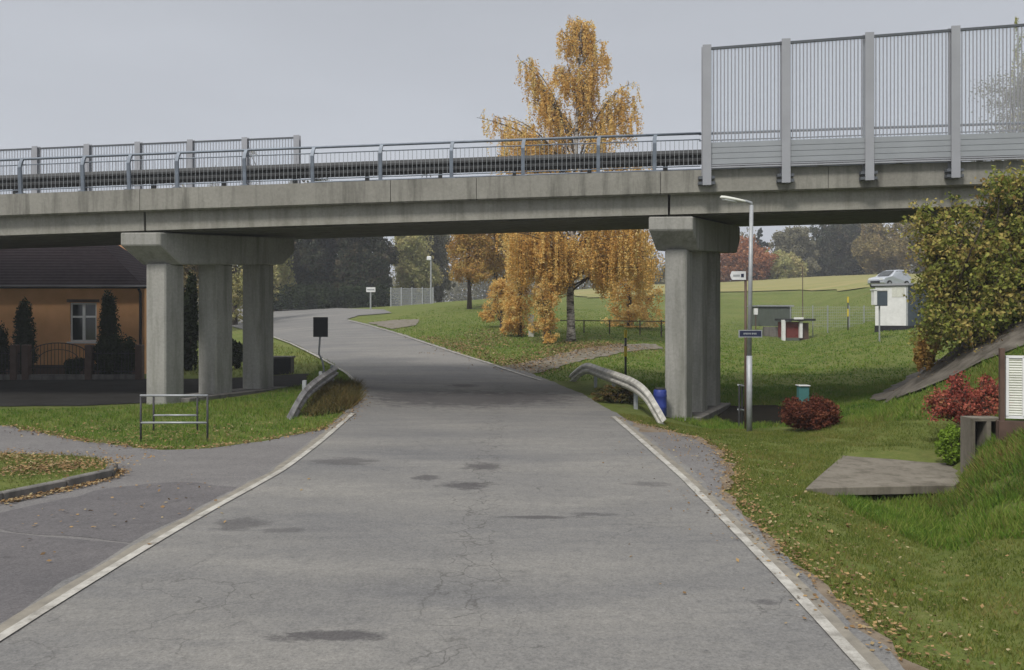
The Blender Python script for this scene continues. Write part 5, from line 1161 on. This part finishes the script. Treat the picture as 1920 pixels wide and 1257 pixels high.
def litter(name, segs, size, lab, z0=.02, zf=None):
    """segs: (polyline px, spread m, count)"""
    PP = []
    for pl, sp_, n in segs:
        W_ = np.array([g(*p) if isinstance(p[0], int) and p[1] > 50 else p for p in pl], float); sg = np.linalg.norm(np.diff(W_, axis=0), axis=1); c_ = np.concatenate([[0], np.cumsum(sg)])
        t_ = rng.uniform(0, c_[-1], n); PP.append(np.stack([np.interp(t_, c_, W_[:, 0]), np.interp(t_, c_, W_[:, 1])], 1) + rng.normal(size=(n, 2)) * sp_)
    P = np.concatenate(PP); Zg = h(P[:, 0], P[:, 1]) + z0 + rng.uniform(0, .025, len(P))
    if zf is not None: Zg = zf + rng.uniform(0, .03, len(P))
    Q = leaf_quads(np.concatenate([P, Zg[:, None]], 1), size, .7, flat=.75)
    cloud = cloud_mesh(name, Q, 4, rng.uniform(0, 1, len(P)), L['litter']); return tag(cloud, lab, 'fallen leaves', None, 'stuff')
litter('fallen_leaves', [([(1160, 785), (1250, 808), (1330, 830), (1372, 870), (1385, 935), (1440, 1000), (1530, 1080), (1640, 1175), (1740, 1257)], .12, 1500), ([(1250, 815), (1350, 860), (1400, 940), (1550, 1080), (1800, 1257)], .35, 800), ([(1300, 840), (1600, 1000), (1850, 1200)], .9, 450)], .022, 'brown and yellow leaves strewn along the right edge of the road')
litter('fallen_leaves', [([(0, 948), (90, 928), (170, 910), (215, 896), (225, 885)], .07, 900), ([(100, 960), (400, 940)], .9, 110)], .024, 'orange leaves piled in the gutter below the left kerb')
litter('fallen_leaves', [([(0, 900), (190, 884)], .35, 1500), ([(-100, 870), (120, 872)], .3, 900)], .024, 'yellow leaves covering the kerbed island', zf=.13)
litter('fallen_leaves', [([(20, 800), (150, 827), (290, 843), (400, 840), (520, 822), (610, 805), (650, 785)], .10, 1500), ([(650, 785), (672, 760), (676, 735)], .15, 500), ([(60, 800), (350, 822), (560, 800)], .6, 700)], .026, 'leaves along the edge of the left grass patch')
litter('fallen_leaves', [([(1030, 700), (900, 665), (800, 632)], .5, 1500), ([(960, 690), (1060, 660), (1140, 646)], .9, 2600), ([(940, 620), (860, 660)], 1.0, 1500), ([(1060, 650), (1160, 650)], 1.6, 1800)], .055, 'orange leaves scattered under the trees beyond the bridge')
back_zone = [(-7.9, 29), (-5.0, 27), (-7, 34), (-14, 47), (-30, 60), (-60, 62), (-60, 33), (-15, 33)]
blades('grass_tufts', back_zone, 90000, .12, .02, 'blade', lab='grass between the left pillars and the far road', avoid=[ROAD, STREET])
lw_ = empty('low_wall', (X(522, 31), 31, hz(X(522, 31), 31)), 'low dark wall on the grass just right of the third left pillar', 'wall')
mb = MB(); mb.box(X(480, 31), X(545, 31), 31, 31.5, -.2, Z(672, 31)); mb.build('wall', M['black'], lw_, bevel=.02)
mb = MB(); mb.box(X(478, 31), X(547, 31), 30.95, 31.55, Z(672, 31) + .002, Z(669, 31)); mb.build('coping', M['kerb'], lw_)
hx_ = X(618, 93); hb_ = [(X(500 + 15 * k, 93) - hx_, rng.uniform(-1, 1), 1.0, 1.1, 1.2, 1.6) for k in range(16)]
make_tree('hedge', 'long dark hedge under the dark trees along the far road', 'hedge', (hx_, 93, hz(hx_, 93)), 3, 7, hb_, 'hedge', 16000, .14, trunk=True, tr=.06, sig=.25)
# far-off wood closing the horizon
WB = []
for k in range(150):
    px_ = -500 + k * 17 + rng.uniform(-8, 8); D_ = rng.uniform(195, 230); x = X(px_, D_); r_ = rng.uniform(4.5, 7)
    if 1235 < px_ < 1345: continue
    WB.append((x, D_, hz(x, D_) + r_ * .5, r_, r_, r_ * rng.uniform(1.0, 1.5)))
Pw, Tw = blob_points(WB, 120000, 60, .2); tag(cloud_mesh('distant_wood', leaf_quads(Pw, .38, .7), 4, Tw, L['grey']), 'pale far-off wood closing the horizon', 'wood', None, 'stuff')
litter('fallen_leaves', [([(1660, 742), (1740, 700), (1830, 655), (1915, 625)], .25, 260)], .03, 'leaves caught on the stone drainage channel', z0=.07)
# rough dark plants at the left rail
blades('grass_tufts', [gs(1500, 925), gs(1500, 905), gs(1570, 862), gs(1584, 838), gs(1845, 838), gs(1845, 848), gs(1592, 848), gs(1520, 908), gs(1600, 921), gs(1600, 930)], 9000, .07, .007, 'blade', avoid=[], lab='grass growing over the edges of the driveway slab')
blades('tall_weeds', [gs(1700, 905), gs(1770, 880), (7.2, 11.2), (8.6, 10.6), (8, 8.6), (6.6, 8.8), (5.9, 10.3)], 22000, .10, .010, 'weedy', lab='tall yellowing weeds on the bank right of the slab', avoid=[sl], lean=.7)
blades('tall_weeds', [(-4.9, 18.9), (-4.2, 20.0), (-4.2, 24), (-5.0, 26.5), (-6.0, 26.5), (-5.5, 22)], 9000, .30, .012, 'weed', lab='dark rough weeds in front of the left guardrail', avoid=[ROAD, SIDE], lean=.7)
bush('rough_weeds', 'dark weeds between the right guardrail and the road', 1160, 750, 23.0, 110, 30, 'weed', 5000, .035, kind='loose', cat='weeds')

# ------------------------------------------------------------------ air
hm = bpy.data.materials.new('haze'); hm.use_nodes = True; t = hm.node_tree; t.nodes.clear()
ou = N(t, 'ShaderNodeOutputMaterial'); pv = N(t, 'ShaderNodeVolumePrincipled'); pv.inputs['Density'].default_value = .0011; pv.inputs['Color'].default_value = (.86, .90, .97, 1); pv.inputs['Anisotropy'].default_value = .2
t.links.new(pv.outputs[0], ou.inputs['Volume'])
mb = MB(); mb.box(-410, 430, -70, 710, -3, 60); hz_o = mb.build('haze', hm, None); tag(hz_o, 'thin pale autumn haze over the field', 'haze', None, 'stuff')
for o in bpy.data.objects:
    if '_local' in o: del o['_local']
